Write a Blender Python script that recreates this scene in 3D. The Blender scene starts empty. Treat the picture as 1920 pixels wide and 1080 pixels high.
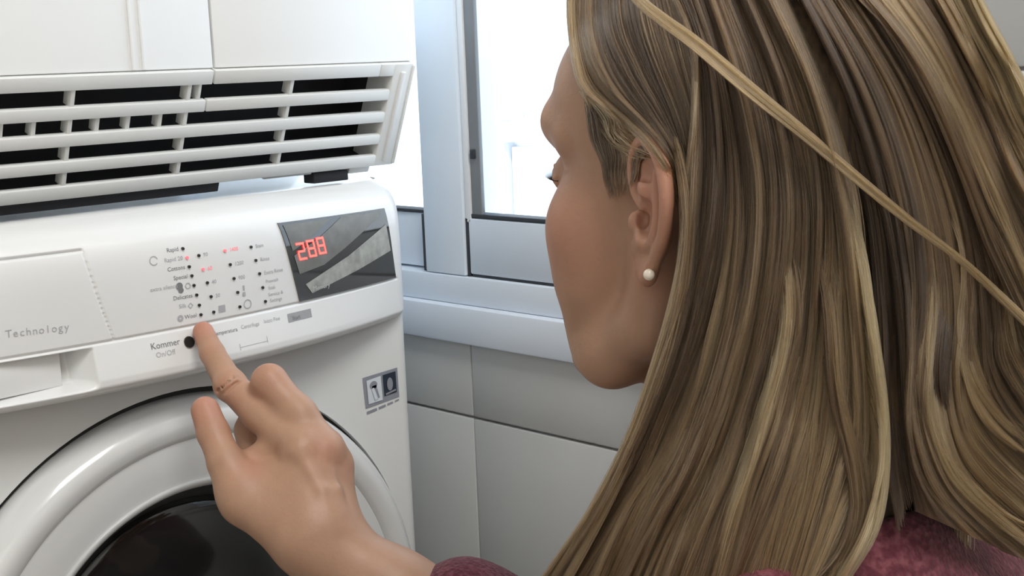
import bpy, bmesh, math, random
import numpy as np
from mathutils import Vector, Matrix
random.seed(7); rng = np.random.default_rng(7)
S = bpy.context.scene
COL = S.collection

# ------------------------------------------------------------------ camera, world, lights
FPX = 2472.9
CAM = np.array([0.0, 0.0, 0.95])
ROT = np.array([[0.69767807, -0.7153616, -0.03876959],      # right
                [-0.14788769, -0.09085875, -0.98482177],    # down
                [0.70098112, 0.6928221, -0.16918333]])      # forward
cam_d = bpy.data.cameras.new('camera'); cam = bpy.data.objects.new('camera', cam_d); COL.objects.link(cam)
cam_d.sensor_width = 36; cam_d.lens = 36 * FPX / 1920; cam_d.clip_start = .02
mw = Matrix.Identity(4)
for i in range(3):
    mw[i][0] = ROT[0][i]; mw[i][1] = -ROT[1][i]; mw[i][2] = -ROT[2][i]; mw[i][3] = CAM[i]
cam.matrix_world = mw
S.camera = cam

world = bpy.data.worlds.new('world'); S.world = world; world.use_nodes = True
bg = world.node_tree.nodes['Background']; bg.inputs[0].default_value = (.80, .89, 1, 1); bg.inputs[1].default_value = 2.6

def light(name, kind, loc, energy, color=(1, 1, 1), size=1, size_y=None, aim=None):
    d = bpy.data.lights.new(name, kind); d.energy = energy; d.color = color
    if kind == 'AREA':
        d.size = size
        if size_y: d.shape = 'RECTANGLE'; d.size_y = size_y
    o = bpy.data.objects.new(name, d); COL.objects.link(o); o.location = loc
    if aim is not None:
        o.rotation_euler = (Vector(aim) - Vector(loc)).to_track_quat('-Z', 'Y').to_euler()
    return o
sun = light('sun', 'SUN', (0, 0, 8), 4.0, (1, .96, .9), aim=(4, 1.5, 0)); sun.data.angle = .02
light('ceiling_light', 'AREA', (.22, -.42, 2.38), 29, (1, .985, .96), .8, aim=(.24, -.2, 0))
light('fill_light', 'AREA', (-1.15, -.9, 1.55), 7, (1, .97, .93), 1.0, 1.4, aim=(.6, .8, .75))  # unseen soft fill added from behind the camera; the room has no doorway
S.view_settings.view_transform = 'Standard'; S.view_settings.look = 'None'
S.view_settings.gamma = 1; S.view_settings.use_curve_mapping = False
S.view_settings.exposure = 0.0
S.cycles.use_denoising = True
S.cycles.max_bounces = 10; S.cycles.diffuse_bounces = 5; S.cycles.transmission_bounces = 8; S.cycles.transparent_max_bounces = 12

# ------------------------------------------------------------------ helpers
def ray(px, py): return ((px - 960) / FPX) * ROT[0] + ((py - 540) / FPX) * ROT[1] + ROT[2]
def at_depth(px, py, d): return CAM + ray(px, py) * d
def at_y(px, py, y): r = ray(px, py); return CAM + r * (y / r[1])
def at_x(px, py, x): r = ray(px, py); return CAM + r * (x / r[0])

def link(o, parent=None):
    COL.objects.link(o)
    if parent is not None: o.parent = parent
    return o
def mesh_obj(name, verts, faces, m=None, parent=None, smooth=False):
    me = bpy.data.meshes.new(name)
    me.from_pydata([tuple(map(float, v)) for v in verts], [], [tuple(map(int, f)) for f in faces]); me.update()
    if smooth:
        for p in me.polygons: p.use_smooth = True
    if m: me.materials.append(m)
    o = bpy.data.objects.new(name, me)
    return link(o, parent)
def bm_obj(name, bm, m=None, parent=None, smooth=False, angle=None):
    me = bpy.data.meshes.new(name); bmesh.ops.recalc_face_normals(bm, faces=bm.faces); bm.to_mesh(me); bm.free()
    if m: me.materials.append(m)
    if smooth:
        for p in me.polygons: p.use_smooth = True
        if angle: me.set_sharp_from_angle(angle=angle)
    return link(bpy.data.objects.new(name, me), parent)
def add_box(bm, lo, hi, bevel=0, seg=2):
    r = bmesh.ops.create_cube(bm, size=1)
    vs = r['verts']
    lo = Vector(lo); hi = Vector(hi)
    for v in vs: v.co = Vector(((v.co.x + .5) * (hi.x - lo.x) + lo.x, (v.co.y + .5) * (hi.y - lo.y) + lo.y, (v.co.z + .5) * (hi.z - lo.z) + lo.z))
    if bevel:
        es = list({e for v in vs for e in v.link_edges})
        bmesh.ops.bevel(bm, geom=es, offset=bevel, segments=seg, affect='EDGES', profile=.5)
def box(name, lo, hi, m, parent=None, bevel=0, seg=2):
    bm = bmesh.new(); add_box(bm, lo, hi, bevel, seg)
    return bm_obj(name, bm, m, parent, smooth=bevel > 0, angle=.6)
def empty(name, loc, label=None, cat=None, group=None):
    o = bpy.data.objects.new(name, None); o.location = loc; COL.objects.link(o)
    o.empty_display_size = .05
    tag(o, label, cat, group); return o
def tag(o, label=None, cat=None, group=None, kind=None):
    if label: o['label'] = label
    if cat: o['category'] = cat
    if group: o['group'] = group
    if kind: o['kind'] = kind
    return o

# ------------------------------------------------------------------ materials
def mat(name, col, rough=.5, metal=0, coat=0, spec=.5, bump=0, bscale=200, var=0, vscale=4, emit=None, es=0, sss=0):
    m = bpy.data.materials.new(name); m.use_nodes = True
    nt = m.node_tree; p = nt.nodes['Principled BSDF']
    p.inputs['Base Color'].default_value = (*col, 1); p.inputs['Roughness'].default_value = rough
    p.inputs['Metallic'].default_value = metal; p.inputs['Coat Weight'].default_value = coat
    p.inputs['Coat Roughness'].default_value = .06
    p.inputs['Specular IOR Level'].default_value = spec
    tc = nt.nodes.new('ShaderNodeTexCoord')
    if var:
        n = nt.nodes.new('ShaderNodeTexNoise'); n.inputs['Scale'].default_value = vscale; n.inputs['Detail'].default_value = 4
        nt.links.new(tc.outputs['Object'], n.inputs['Vector'])
        r = nt.nodes.new('ShaderNodeValToRGB')
        r.color_ramp.elements[0].position = .3; r.color_ramp.elements[1].position = .7
        r.color_ramp.elements[0].color = (*[c * (1 - var) for c in col], 1)
        r.color_ramp.elements[1].color = (*[min(1, c * (1 + var)) for c in col], 1)
        nt.links.new(n.outputs[0], r.inputs[0]); nt.links.new(r.outputs[0], p.inputs['Base Color'])
    if bump:
        n = nt.nodes.new('ShaderNodeTexNoise'); n.inputs['Scale'].default_value = bscale; n.inputs['Detail'].default_value = 3
        nt.links.new(tc.outputs['Object'], n.inputs['Vector'])
        b = nt.nodes.new('ShaderNodeBump'); b.inputs['Strength'].default_value = bump; b.inputs['Distance'].default_value = .001
        nt.links.new(n.outputs[0], b.inputs['Height']); nt.links.new(b.outputs[0], p.inputs['Normal'])
    if emit:
        p.inputs['Emission Color'].default_value = (*emit, 1); p.inputs['Emission Strength'].default_value = es
    if sss:
        p.inputs['Subsurface Weight'].default_value = sss; p.inputs['Subsurface Scale'].default_value = .006
        p.inputs['Subsurface Radius'].default_value = (1, .4, .2)
    return m
M_white = mat('white_plastic', (.78, .78, .77), .28, coat=.3, var=.015, vscale=3)
M_enamel = mat('white_enamel', (.74, .745, .73), .3, coat=.3, var=.015, vscale=3)
M_seam = mat('seam_dark', (.12, .12, .12), .7)
M_grey = mat('grey_plastic', (.5, .5, .49), .45)
M_print = mat('grey_print', (.20, .20, .21), .6)
M_print2 = mat('pale_grey_print', (.42, .42, .44), .6)
M_printred = mat('red_glow_print', (.8, .25, .28), .6, emit=(1, .15, .2), es=.35)
M_greybox = mat('grey_label_box', (.33, .33, .34), .5)
M_dot = mat('dark_indicator', (.02, .02, .02), .3)
M_led = mat('red_led', (.5, .02, .02), .3, emit=(1, .05, .04), es=6)
M_display = mat('display_glass', (.035, .035, .033), .08, coat=1)
M_refl = mat('reflection_grey', (.17, .17, .16), .35, var=.15, vscale=90)  # darker grey of the reflection painted on the display
M_refl2 = mat('reflection_pale_grey', (.34, .345, .32), .35, var=.25, vscale=120)  # paler grey of the same painted reflection
M_lcdw = mat('lcd_light_print', (.55, .56, .54), .5)
M_door = mat('door_ring_plastic', (.72, .72, .71), .22, coat=.5, var=.015, vscale=3)
M_rim = mat('door_inner_rim', (.55, .55, .54), .35)
M_drum = mat('drum_dark', (.045, .046, .045), .35)
M_rubber = mat('rubber_black', (.02, .02, .02), .6)
M_grille = mat('grille_cream_paint', (.76, .76, .735), .4, var=.02, vscale=6)
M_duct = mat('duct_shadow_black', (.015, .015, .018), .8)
M_cab = mat('cabinet_laminate', (.92, .92, .91), .35, var=.01, vscale=5)
M_alu = mat('window_aluminium', (.68, .745, .83), .42, metal=.0, coat=.15, var=.03, vscale=8)
M_aluw = mat('window_white_edge', (.85, .87, .9), .35)
M_gasket = mat('window_gasket', (.03, .035, .045), .6)
M_tile = mat('glazed_tile', (.58, .59, .58), .22, coat=.35, var=.035, vscale=5, bump=.06, bscale=30)
M_grout = mat('grout', (.58, .58, .57), .85)
M_plaster = mat('plaster', (.72, .72, .70), .8, bump=.1, bscale=60)
M_floor = mat('floor_tile', (.42, .39, .35), .35, var=.08, vscale=10)
M_pearl = mat('pearl', (.85, .74, .62), .18, coat=.8)
M_gold = mat('gold', (.8, .55, .25), .25, metal=1)

def glass_mat(name, tint=(.95, .98, 1), rough=0.0):
    m = bpy.data.materials.new(name); m.use_nodes = True; nt = m.node_tree
    for n in list(nt.nodes): nt.nodes.remove(n)
    out = nt.nodes.new('ShaderNodeOutputMaterial')
    tr = nt.nodes.new('ShaderNodeBsdfTransparent'); tr.inputs[0].default_value = (*tint, 1)
    gl = nt.nodes.new('ShaderNodeBsdfGlossy'); gl.inputs['Roughness'].default_value = .02
    lw = nt.nodes.new('ShaderNodeLayerWeight'); lw.inputs[0].default_value = .5
    pw = nt.nodes.new('ShaderNodeMath'); pw.operation = 'POWER'; pw.inputs[1].default_value = 4
    fr = nt.nodes.new('ShaderNodeMath'); fr.operation = 'MULTIPLY_ADD'; fr.inputs[1].default_value = .5; fr.inputs[2].default_value = .03
    nt.links.new(lw.outputs['Facing'], pw.inputs[0]); nt.links.new(pw.outputs[0], fr.inputs[0])
    mx = nt.nodes.new('ShaderNodeMixShader')
    nt.links.new(fr.outputs[0], mx.inputs[0]); nt.links.new(tr.outputs[0], mx.inputs[1]); nt.links.new(gl.outputs[0], mx.inputs[2])
    nt.links.new(mx.outputs[0], out.inputs[0]); return m
M_glass = glass_mat('window_glass')
M_bowl = mat('door_bowl_glass', (.012, .013, .013), .12, coat=1)

def skin_mat():
    m = mat('skin', (.47, .25, .165), .47, sss=.18, spec=.4)
    nt = m.node_tree; p = nt.nodes['Principled BSDF']
    at = nt.nodes.new('ShaderNodeAttribute'); at.attribute_name = 'red'
    tc = nt.nodes.new('ShaderNodeTexCoord')
    n = nt.nodes.new('ShaderNodeTexNoise'); n.inputs['Scale'].default_value = 55; n.inputs['Detail'].default_value = 5
    nt.links.new(tc.outputs['Object'], n.inputs['Vector'])
    mix1 = nt.nodes.new('ShaderNodeMix'); mix1.data_type = 'RGBA'
    mix1.inputs['A'].default_value = (.35, .20, .13, 1); mix1.inputs['B'].default_value = (.47, .275, .18, 1)
    nt.links.new(n.outputs[0], mix1.inputs['Factor'])
    mix2 = nt.nodes.new('ShaderNodeMix'); mix2.data_type = 'RGBA'
    mix2.inputs['B'].default_value = (.52, .20, .145, 1)
    nt.links.new(mix1.outputs['Result'], mix2.inputs['A']); nt.links.new(at.outputs['Fac'], mix2.inputs['Factor'])
    nt.links.new(mix2.outputs['Result'], p.inputs['Base Color'])
    n2 = nt.nodes.new('ShaderNodeTexNoise'); n2.inputs['Scale'].default_value = 420; n2.inputs['Detail'].default_value = 4
    nt.links.new(tc.outputs['Object'], n2.inputs['Vector'])
    b = nt.nodes.new('ShaderNodeBump'); b.inputs['Strength'].default_value = .25; b.inputs['Distance'].default_value = .0006
    nt.links.new(n2.outputs[0], b.inputs['Height']); nt.links.new(b.outputs[0], p.inputs['Normal'])
    return m
M_skin = skin_mat()
def knit_mat():
    m = mat('maroon_knit', (.20, .035, .06), .9)
    nt = m.node_tree; p = nt.nodes['Principled BSDF']; tc = nt.nodes.new('ShaderNodeTexCoord')
    v = nt.nodes.new('ShaderNodeTexVoronoi'); v.inputs['Scale'].default_value = 330
    n = nt.nodes.new('ShaderNodeTexNoise'); n.inputs['Scale'].default_value = 260; n.inputs['Detail'].default_value = 3
    for q in (v, n): nt.links.new(tc.outputs['Object'], q.inputs['Vector'])
    r = nt.nodes.new('ShaderNodeValToRGB'); r.color_ramp.elements[0].position = .42; r.color_ramp.elements[1].position = .68
    r.color_ramp.elements[0].color = (.085, .010, .020, 1); r.color_ramp.elements[1].color = (.17, .045, .058, 1)
    nt.links.new(n.outputs[0], r.inputs[0]); nt.links.new(r.outputs[0], p.inputs['Base Color'])
    b = nt.nodes.new('ShaderNodeBump'); b.inputs['Strength'].default_value = .8; b.inputs['Distance'].default_value = .0015
    nt.links.new(v.outputs[0], b.inputs['Height']); nt.links.new(b.outputs[0], p.inputs['Normal'])
    p.inputs['Sheen Weight'].default_value = .08
    return m
M_knit = knit_mat()
M_jeans = mat('dark_denim', (.05, .07, .13), .85, var=.2, vscale=60)
M_sock = mat('grey_sock', (.3, .3, .32), .9)

def hair_mat():
    m = bpy.data.materials.new('blond_hair'); m.use_nodes = True; nt = m.node_tree
    for n in list(nt.nodes): nt.nodes.remove(n)
    out = nt.nodes.new('ShaderNodeOutputMaterial')
    h = nt.nodes.new('ShaderNodeBsdfHairPrincipled'); h.parametrization = 'COLOR'
    h.inputs['Roughness'].default_value = .46; h.inputs['Radial Roughness'].default_value = .45
    at = nt.nodes.new('ShaderNodeAttribute'); at.attribute_name = 'tint'
    r = nt.nodes.new('ShaderNodeValToRGB'); e = r.color_ramp.elements
    e[0].position = 0; e[0].color = (.022, .013, .008, 1)
    e[1].position = 1; e[1].color = (.43, .28, .125, 1)
    k = e.new(.35); k.color = (.066, .038, .019, 1)
    k = e.new(.65); k.color = (.175, .104, .047, 1)
    nt.links.new(at.outputs['Fac'], r.inputs[0]); nt.links.new(r.outputs[0], h.inputs['Color'])
    nt.links.new(h.outputs[0], out.inputs[0]); return m
M_hair = hair_mat()
def hairbase_mat():
    m = mat('hair_underlayer', (.13, .08, .042), .7)
    nt = m.node_tree; p = nt.nodes['Principled BSDF']; tc = nt.nodes.new('ShaderNodeTexCoord')
    mp = nt.nodes.new('ShaderNodeMapping'); mp.inputs['Scale'].default_value = (1, 1, .04)
    nt.links.new(tc.outputs['Object'], mp.inputs['Vector'])
    n = nt.nodes.new('ShaderNodeTexNoise'); n.inputs['Scale'].default_value = 380; n.inputs['Detail'].default_value = 4
    nt.links.new(mp.outputs[0], n.inputs['Vector'])
    r = nt.nodes.new('ShaderNodeValToRGB'); r.color_ramp.elements[0].position = .35; r.color_ramp.elements[1].position = .7
    r.color_ramp.elements[0].color = (.035, .021, .012, 1); r.color_ramp.elements[1].color = (.13, .08, .042, 1)
    nt.links.new(n.outputs[0], r.inputs[0]); nt.links.new(r.outputs[0], p.inputs['Base Color'])
    return m
M_hairbase = hairbase_mat()

# ------------------------------------------------------------------ room shell
XW = .86                     # face of the window wall
YF = 1.48                    # face of the wall behind the machine
Z = lambda v: .95 + v
fl = tag(box('floor', (-1.4, -1.7, -.06), (1.1, YF + .1, 0), M_floor), kind='structure')
for i in range(7):
    for j in range(8):
        x0 = -1.36 + i * .33; y0 = -1.62 + j * .40
        if x0 + .32 > XW: continue
        box('tile', (x0, y0, -.004), (x0 + .326, y0 + .396, .003), M_floor, fl, .0015, 1)
tag(box('ceiling', (-1.5, -1.8, 2.45), (1.12, YF + .1, 2.55), M_plaster), kind='structure')
tag(box('wall_far', (-1.4, YF, 0), (1.1, YF + .1, 2.45), M_plaster), kind='structure')
tag(box('wall_left', (-1.5, -1.7, 0), (-1.4, YF + .1, 2.45), M_plaster), kind='structure')
tag(box('wall_near', (-1.5, -1.8, 0), (1.1, -1.7, 2.45), M_plaster), kind='structure')
# window wall: opening y .42..1.40, z sill..top
WY0, WY1 = .43, 1.42
ZS, ZT = Z(-.2677), Z(.62)
bm = bmesh.new()
xa, xb = XW + .006, XW + .20
add_box(bm, (xa, -1.7, 0), (xb, YF, ZS)); add_box(bm, (xa, -1.7, ZT), (xb, YF, 2.45))
add_box(bm, (xa, -1.7, ZS), (xb, WY0, ZT)); add_box(bm, (xa, WY1, ZS), (xb, YF, ZT))
wr = tag(bm_obj('wall_right', bm, M_grout), kind='structure')
# tiles
zj = Z(-.3417); TH = .25; TW = .33; yj = .909
rows = [(zj + .0012, ZS - .001)]
zz = zj
while zz > .02:
    rows.append((max(.004, zz - TH + .0012), zz - .0012)); zz -= TH
ys = []
y = yj
while y < YF: y += TW
while y > -1.0: ys.append((max(y - TW, -1.0) + .0005, min(y, YF) - .0005)); y -= TW
for (z0, z1) in rows:
    for (y0, y1) in ys:
        if z1 - z0 > .02 and y1 - y0 > .02: box('tile', (XW - .001, y0, z0), (XW + .0065, y1, z1), M_tile, wr, .0016, 2)
zz = ZS
while zz < 1.95:
    z1 = min(zz + TH, 2.2)
    y = WY0
    while y > -.9:
        box('tile', (XW - .001, y - TW + .0012, zz + .0012), (XW + .0065, y - .0012, z1 - .0012), M_tile, wr, .0016, 2); y -= TW
    zz += TH

# ------------------------------------------------------------------ sliding window
win = tag(empty('window_1', (XW, .9, ZS)), kind='structure')
win_loc = np.array(win.location)
def wbox(name, lo, hi, m, bevel=.0012, parent=None):
    lo = np.array(lo) - win_loc; hi = np.array(hi) - win_loc
    return box(name, lo, hi, m, win, bevel, 2)
z1_, z2_, zr, zg = Z(-.2300), Z(-.2023), Z(-.2023), Z(-.1456)
wbox('frame_sill', (XW - .012, WY0, ZS + .0015), (XW + .10, 1.46, z1_), M_alu, .002)
wbox('frame_rail', (XW - .002, WY0, z1_ + .0002), (XW + .09, 1.46, z2_), M_alu, .0015)
M_post = mat('window_post_glare', (.80, .88, .97), .4, coat=.15)  # paler copy of the aluminium, window glare put into the colour
wbox('frame_post', (XW - .001, .9115, z2_ + .0006), (XW + .05, .968, ZT), M_post, .0022)
wbox('sash_edge', (XW + .002, .9035, zg - .004), (XW + .02, .911, ZT), M_aluw, .001)
wbox('gasket', (XW + .002, .9080, z2_ + .0005), (XW + .014, .9113, zg), M_gasket, .0005)
wbox('sash_rail', (XW + .002, WY0, z2_ + .0028), (XW + .03, .9075, zg), M_alu, .0018)
wbox('gasket', (XW + .004, WY0, z2_), (XW + .02, .907, z2_ + .0026), M_gasket, .0004)
wbox('gasket', (XW + .003, WY0, zg + .0002), (XW + .02, .9070, zg + .0042), M_gasket, .0006)
M_stile = mat('window_grey_stile', (.22, .235, .25), .4)
wbox('sash_stile', (XW + .004, .8900, zg + .003), (XW + .009, .9035, ZT), M_stile, .001)
wbox('latch', (XW + .001, .895, Z(-.0890)), (XW + .014, .9005, Z(-.080)), M_gasket, .001)
wbox('sash_stile', (XW + .004, WY0, zg), (XW + .03, .475, ZT), M_alu, .0015)
# left sash
wbox('gasket', (XW + .002, .9685, z2_ + .0008), (XW + .016, .9740, zg + .001), M_gasket, .0004)
wbox('sash_rail', (XW + .014, .9745, z2_ + .002), (XW + .04, WY1 - .03, zg), M_alu, .0018)
wbox('gasket', (XW + .012, .9745, zg + .0002), (XW + .03, WY1 - .03, zg + .0032), M_gasket, .0005)
wbox('sash_stile', (XW + .004, WY1 - .03, z2_ + .002), (XW + .04, WY1, ZT), M_alu, .0015)
wbox('frame_head', (XW - .002, WY0, ZT - .03), (XW + .09, WY1, ZT), M_alu, .0015)
def pane(y0, y1, x):
    wbox('glass', (x, y0, zg + .002), (x + .004, y1, ZT - .03), M_glass, 0)
pane(.475, .8935, XW + .006); pane(.968, WY1 - .03, XW + .028)

# ------------------------------------------------------------------ white building outside
M_fac = mat('white_render_facade', (.86, .86, .85), .8)
M_facg = mat('facade_shutter', (.80, .81, .84), .6)
M_facl = mat('facade_fitting_grey', (.50, .51, .54), .6)
bx = 4.2
bld = empty('building_outside', (bx, 3, 0), 'white rendered building outside beyond the window panes, blown out by daylight', 'building')
bld['kind'] = 'thing'
def bbox(name, lo, hi, m, parent=bld):
    return box(name, np.array(lo) - np.array(bld.location) if parent is bld else lo, np.array(hi) - np.array(bld.location) if parent is bld else hi, m, parent, .004, 1)
bbox('wall', (bx + .03, -1, -3), (bx + .5, 7.5, 5), M_fac)
p1 = at_x(952, 275, bx); p2 = at_x(1030, 400, bx); p3 = at_x(935, 205, bx); p4 = at_x(975, 226, bx)
yA, zA = p1[1], p1[2]
bbox('shutter', (bx - .01, 2.2, -.6), (bx + .02, yA - .03, zA), M_facg)
bbox('window_frame', (bx - .03, yA - .03, -.6), (bx + .02, yA, zA + .02), M_facl)
bbox('lamp_bracket', (bx - .1, p4[1], p4[2]), (bx + .03, p4[1] + .05, p3[2]), M_facl)
bbox('ledge', (bx - .05, 2.2, zA + .10), (bx + .02, yA + .25, zA + .13), M_fac)

# ------------------------------------------------------------------ washing machine
def kid(o, root):            # vertices are written in world coordinates; cancel the root's offset
    o.parent = root; o.location = -Vector(root.location); return o
MX0, MX1, MXC = .279, .767, .523
wm = empty('washing_machine', (MXC, 1.15, .003), 'white front-loading washing machine whose control panel the woman is pressing', 'washing machine')
def FY(x, z, recess=False):
    """front surface of the bulging control fascia; x, z world metres relative to camera height"""
    x = np.asarray(x, float); z = np.asarray(z, float)
    t = (-z - .0985) / .124
    y = .885 - .040 * np.clip(1 - ((x - .505) / .262) ** 2, 0, 1)
    y = y + .030 * np.exp(-np.clip(t, 0, 9) / .085)
    y = y - .006 * np.clip((t - .70) / .2, 0, 1) * np.clip(1 - ((x - .5) / .25) ** 2, 0, 1)
    y = y + .012 * np.clip((t - .93) / .07, 0, 1) ** 2
    for s, e in ((1, MX1), (-1, MX0)):
        r = .022; q = np.clip((s * (x - e) + r) / r, 0, .999)
        y = y + r * (1 - np.sqrt(1 - q * q))
    return y
def surf(px, py, fn=FY):
    """where the pixel's sight line meets the fascia (x, y, z rel.)"""
    r = ray(px, py); y = .86
    for _ in range(12):
        P = r * (y / r[1]); y = .5 * y + .5 * float(fn(P[0], P[2]))
    P = r * (y / r[1]); return P
ZSEAM = -.184
def xdraw(z): return .4385 + .015 * np.clip((z + .118) / (ZSEAM + .118), 0, 1) ** 1.3    # right edge of the drawer front
XD0, ZD1 = .295, -.118
RX1, RZ0, RZ1 = .4375, -.1865, -.2155      # handle recess
def build_fascia():
    h = .0009
    xs = np.linspace(MX0, MX1, int((MX1 - MX0) / h) + 1); zs = np.linspace(-.0985, -.2225, int(.124 / h) + 1)
    X, Zz = np.meshgrid(xs, zs); Y = FY(X, Zz)
    # grooves
    g = np.zeros_like(X)
    main = np.abs(Zz - ZSEAM) < .0008
    main &= (X < .7455)
    g = np.maximum(g, np.where(main, .0012, 0))
    dr = (np.abs(X - xdraw(Zz)) < .0007) & (Zz < ZD1) & (Zz > ZSEAM)
    g = np.maximum(g, np.where(dr, .0010, 0))
    dt = (np.abs(Zz - ZD1) < .0009) & (X < xdraw(Zz)) & (X > XD0)
    g = np.maximum(g, np.where(dt, .0022, 0))
    dl = (np.abs(X - XD0) < .0007) & (Zz < ZD1) & (Zz > ZSEAM)
    g = np.maximum(g, np.where(dl, .0012, 0))
    # recess for the drawer's handle
    fx = np.clip(np.minimum((RX1 - X) / .012, (X - XD0) / .008), 0, 1)
    fz = np.clip(np.minimum((RZ0 - Zz) / .0012, (Zz - RZ1) / .006), 0, 1)
    g = np.maximum(g, .020 * fx * fz)
    V = np.stack([X, Y + g, Zz + .95], -1).reshape(-1, 3)
    nx = len(xs); nz = len(zs)
    isd = ((X < xdraw(Zz)) & (X > XD0) & (Zz < ZD1) & (Zz > ZSEAM))
    idx = np.arange(nx * nz).reshape(nz, nx)
    F = np.stack([idx[:-1, :-1], idx[1:, :-1], idx[1:, 1:], idx[:-1, 1:]], -1).reshape(-1, 4)
    d = isd[:-1, :-1].reshape(-1)
    out = []
    for nm, fs in (('control_panel', F[~d]), ('detergent_drawer', F[d])):
        used, inv = np.unique(fs, return_inverse=True); inv = inv.reshape(fs.shape)
        o = mesh_obj(nm, V[used], inv, M_white, None, True); COL.objects.unlink(o); link(o); kid(o, wm); out.append(o)
    return out
panel, drawer = build_fascia()
# handle flap inside the recess, with its dark gap
fy = lambda x: float(FY(x, -.2))
bm = bmesh.new(); add_box(bm, (XD0 + .004, .858, Z(-.2115)), (RX1 - .020, .866, Z(-.1870)), .001)
flap = kid(bm_obj('drawer_handle', bm, M_white, None, True, .6), wm)
bm = bmesh.new(); add_box(bm, (XD0 + .002, .8635, Z(-.2132)), (RX1 - .0185, .867, Z(-.1865)))
kid(bm_obj('handle_gap', bm, M_seam), wm)
# body: worktop, side walls and front sheet
bm = bmesh.new()
add_box(bm, (MX0 + .002, .915, Z(-.128)), (MX1 - .002, 1.44, Z(-.1000)), .008, 3)
kid(bm_obj('worktop', bm, M_white, None, True, .6), wm)
FRONT = .889
def front_sheet():
    # sheet metal front with the round opening of the door cut out
    cx, cz, R = .523, Z(-.471), .2290
    bm = bmesh.new(); n = 128
    ring = [bm.verts.new((cx + R * math.cos(2 * math.pi * i / n), FRONT, cz + R * math.sin(2 * math.pi * i / n))) for i in range(n)]
    ring2 = [bm.verts.new((cx + R * math.cos(2 * math.pi * i / n), FRONT + .02, cz + R * math.sin(2 * math.pi * i / n))) for i in range(n)]
    x0, x1, z0, z1 = MX0 + .012, MX1 - .014, .10, Z(-.215)
    outer = []
    for i in range(n):
        a = 2 * math.pi * i / n; c, s = math.cos(a), math.sin(a)
        k = min([((x1 - cx) / c if c > 1e-6 else (x0 - cx) / c if c < -1e-6 else 9), ((z1 - cz) / s if s > 1e-6 else (z0 - cz) / s if s < -1e-6 else 9)])
        outer.append(bm.verts.new((cx + k * c, FRONT, cz + k * s)))
    for i in range(n):
        j = (i + 1) % n
        bm.faces.new((ring[i], ring[j], outer[j], outer[i])); bm.faces.new((ring[i], ring2[i], ring2[j], ring[j]))
    # the four corners
    for sx, xx in ((1, x1), (-1, x0)):
        for sz, zz in ((1, z1), (-1, z0)):
            a = math.atan2(zz - cz, xx - cx) % (2 * math.pi); i = int(a / (2 * math.pi) * n) % n; j = (i + 1) % n
            c = bm.verts.new((xx, FRONT, zz)); bm.faces.new((outer[i], outer[j], c))
    # rounded vertical edges
    for e, s in ((x1, 1), (x0, -1)):
        prof = [(e, FRONT)] + [(e + s * .012 * math.sin(a), FRONT + .012 * (1 - math.cos(a))) for a in np.linspace(.2, math.pi / 2, 8)] + [(e + s * .012, .96)]
        cols = [[bm.verts.new((x, y, zz)) for zz in (z0, z1)] for x, y in prof]
        for a, b in zip(cols[:-1], cols[1:]): bm.faces.new((a[0], b[0], b[1], a[1]))
    return bm
kid(bm_obj('front_sheet', front_sheet(), M_enamel, None, True, .6), wm)
bm = bmesh.new()
add_box(bm, (MX0 + .001, .93, .02), (MX0 + .012, 1.44, Z(-.12))); add_box(bm, (MX1 - .012, .93, .02), (MX1 - .001, 1.44, Z(-.12)))
add_box(bm, (MX0 + .001, 1.43, .02), (MX1 - .001, 1.44, Z(-.12)))
kid(bm_obj('cabinet_shell', bm, M_enamel), wm)
bm = bmesh.new(); add_box(bm, (MX0 + .01, FRONT + .004, .02), (MX1 - .01, .93, .097), .003)
kid(bm_obj('plinth', bm, M_enamel, None, True, .6), wm)
for fx_ in (MX0 + .05, MX1 - .05):
    for fy_ in (.95, 1.38):
        bm = bmesh.new(); bmesh.ops.create_cone(bm, cap_ends=True, segments=20, radius1=.022, radius2=.018, depth=.022, matrix=Matrix.Translation((fx_, fy_, .0145)))
        kid(bm_obj('foot', bm, M_rubber, None, True, .6), wm)

# door: turned ring with inner rim and dark bowl
DC = np.array([.523, Z(-.471)])
def lathe(prof, n=160):
    V = []; F = []
    for r, y in prof:
        for i in range(n):
            a = 2 * math.pi * i / n; V.append((DC[0] + r * math.cos(a), y, DC[1] + r * math.sin(a)))
    for k in range(len(prof) - 1):
        for i in range(n):
            j = (i + 1) % n; F.append((k * n + i, k * n + j, (k + 1) * n + j, (k + 1) * n + i))
    if prof[-1][0] < 1e-3: pass
    return V, F
def smooth_prof(pts, m=6):
    P = np.array(pts, float); out = []
    for i in range(len(P) - 1):
        p0 = P[max(i - 1, 0)]; p1 = P[i]; p2 = P[i + 1]; p3 = P[min(i + 2, len(P) - 1)]
        for t in np.linspace(0, 1, m, endpoint=False):
            out.append(.5 * ((2 * p1) + (-p0 + p2) * t + (2 * p0 - 5 * p1 + 4 * p2 - p3) * t * t + (-p0 + 3 * p1 - 3 * p2 + p3) * t ** 3))
    out.append(P[-1]); return [tuple(q) for q in out]
V, F = lathe(smooth_prof([(.2235, FRONT + .016), (.2240, FRONT - .002), (.2215, FRONT - .013), (.2150, FRONT - .0215), (.2070, FRONT - .0245), (.1985, FRONT - .0225), (.1945, FRONT - .0195)]) +
             smooth_prof([(.1938, FRONT - .0185), (.1930, FRONT - .0190), (.1780, FRONT - .0185), (.1620, FRONT - .0160), (.1600, FRONT - .0155)]))
door = kid(mesh_obj('door', V, F, M_door, None, True), wm)
V, F = lathe([(.1602, FRONT - .0150), (.1598, FRONT - .0172), (.1580, FRONT - .0178), (.1545, FRONT - .0160), (.1520, FRONT - .0105)])
rim = mesh_obj('door_rim', V, F, M_rim, door, True)
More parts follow.
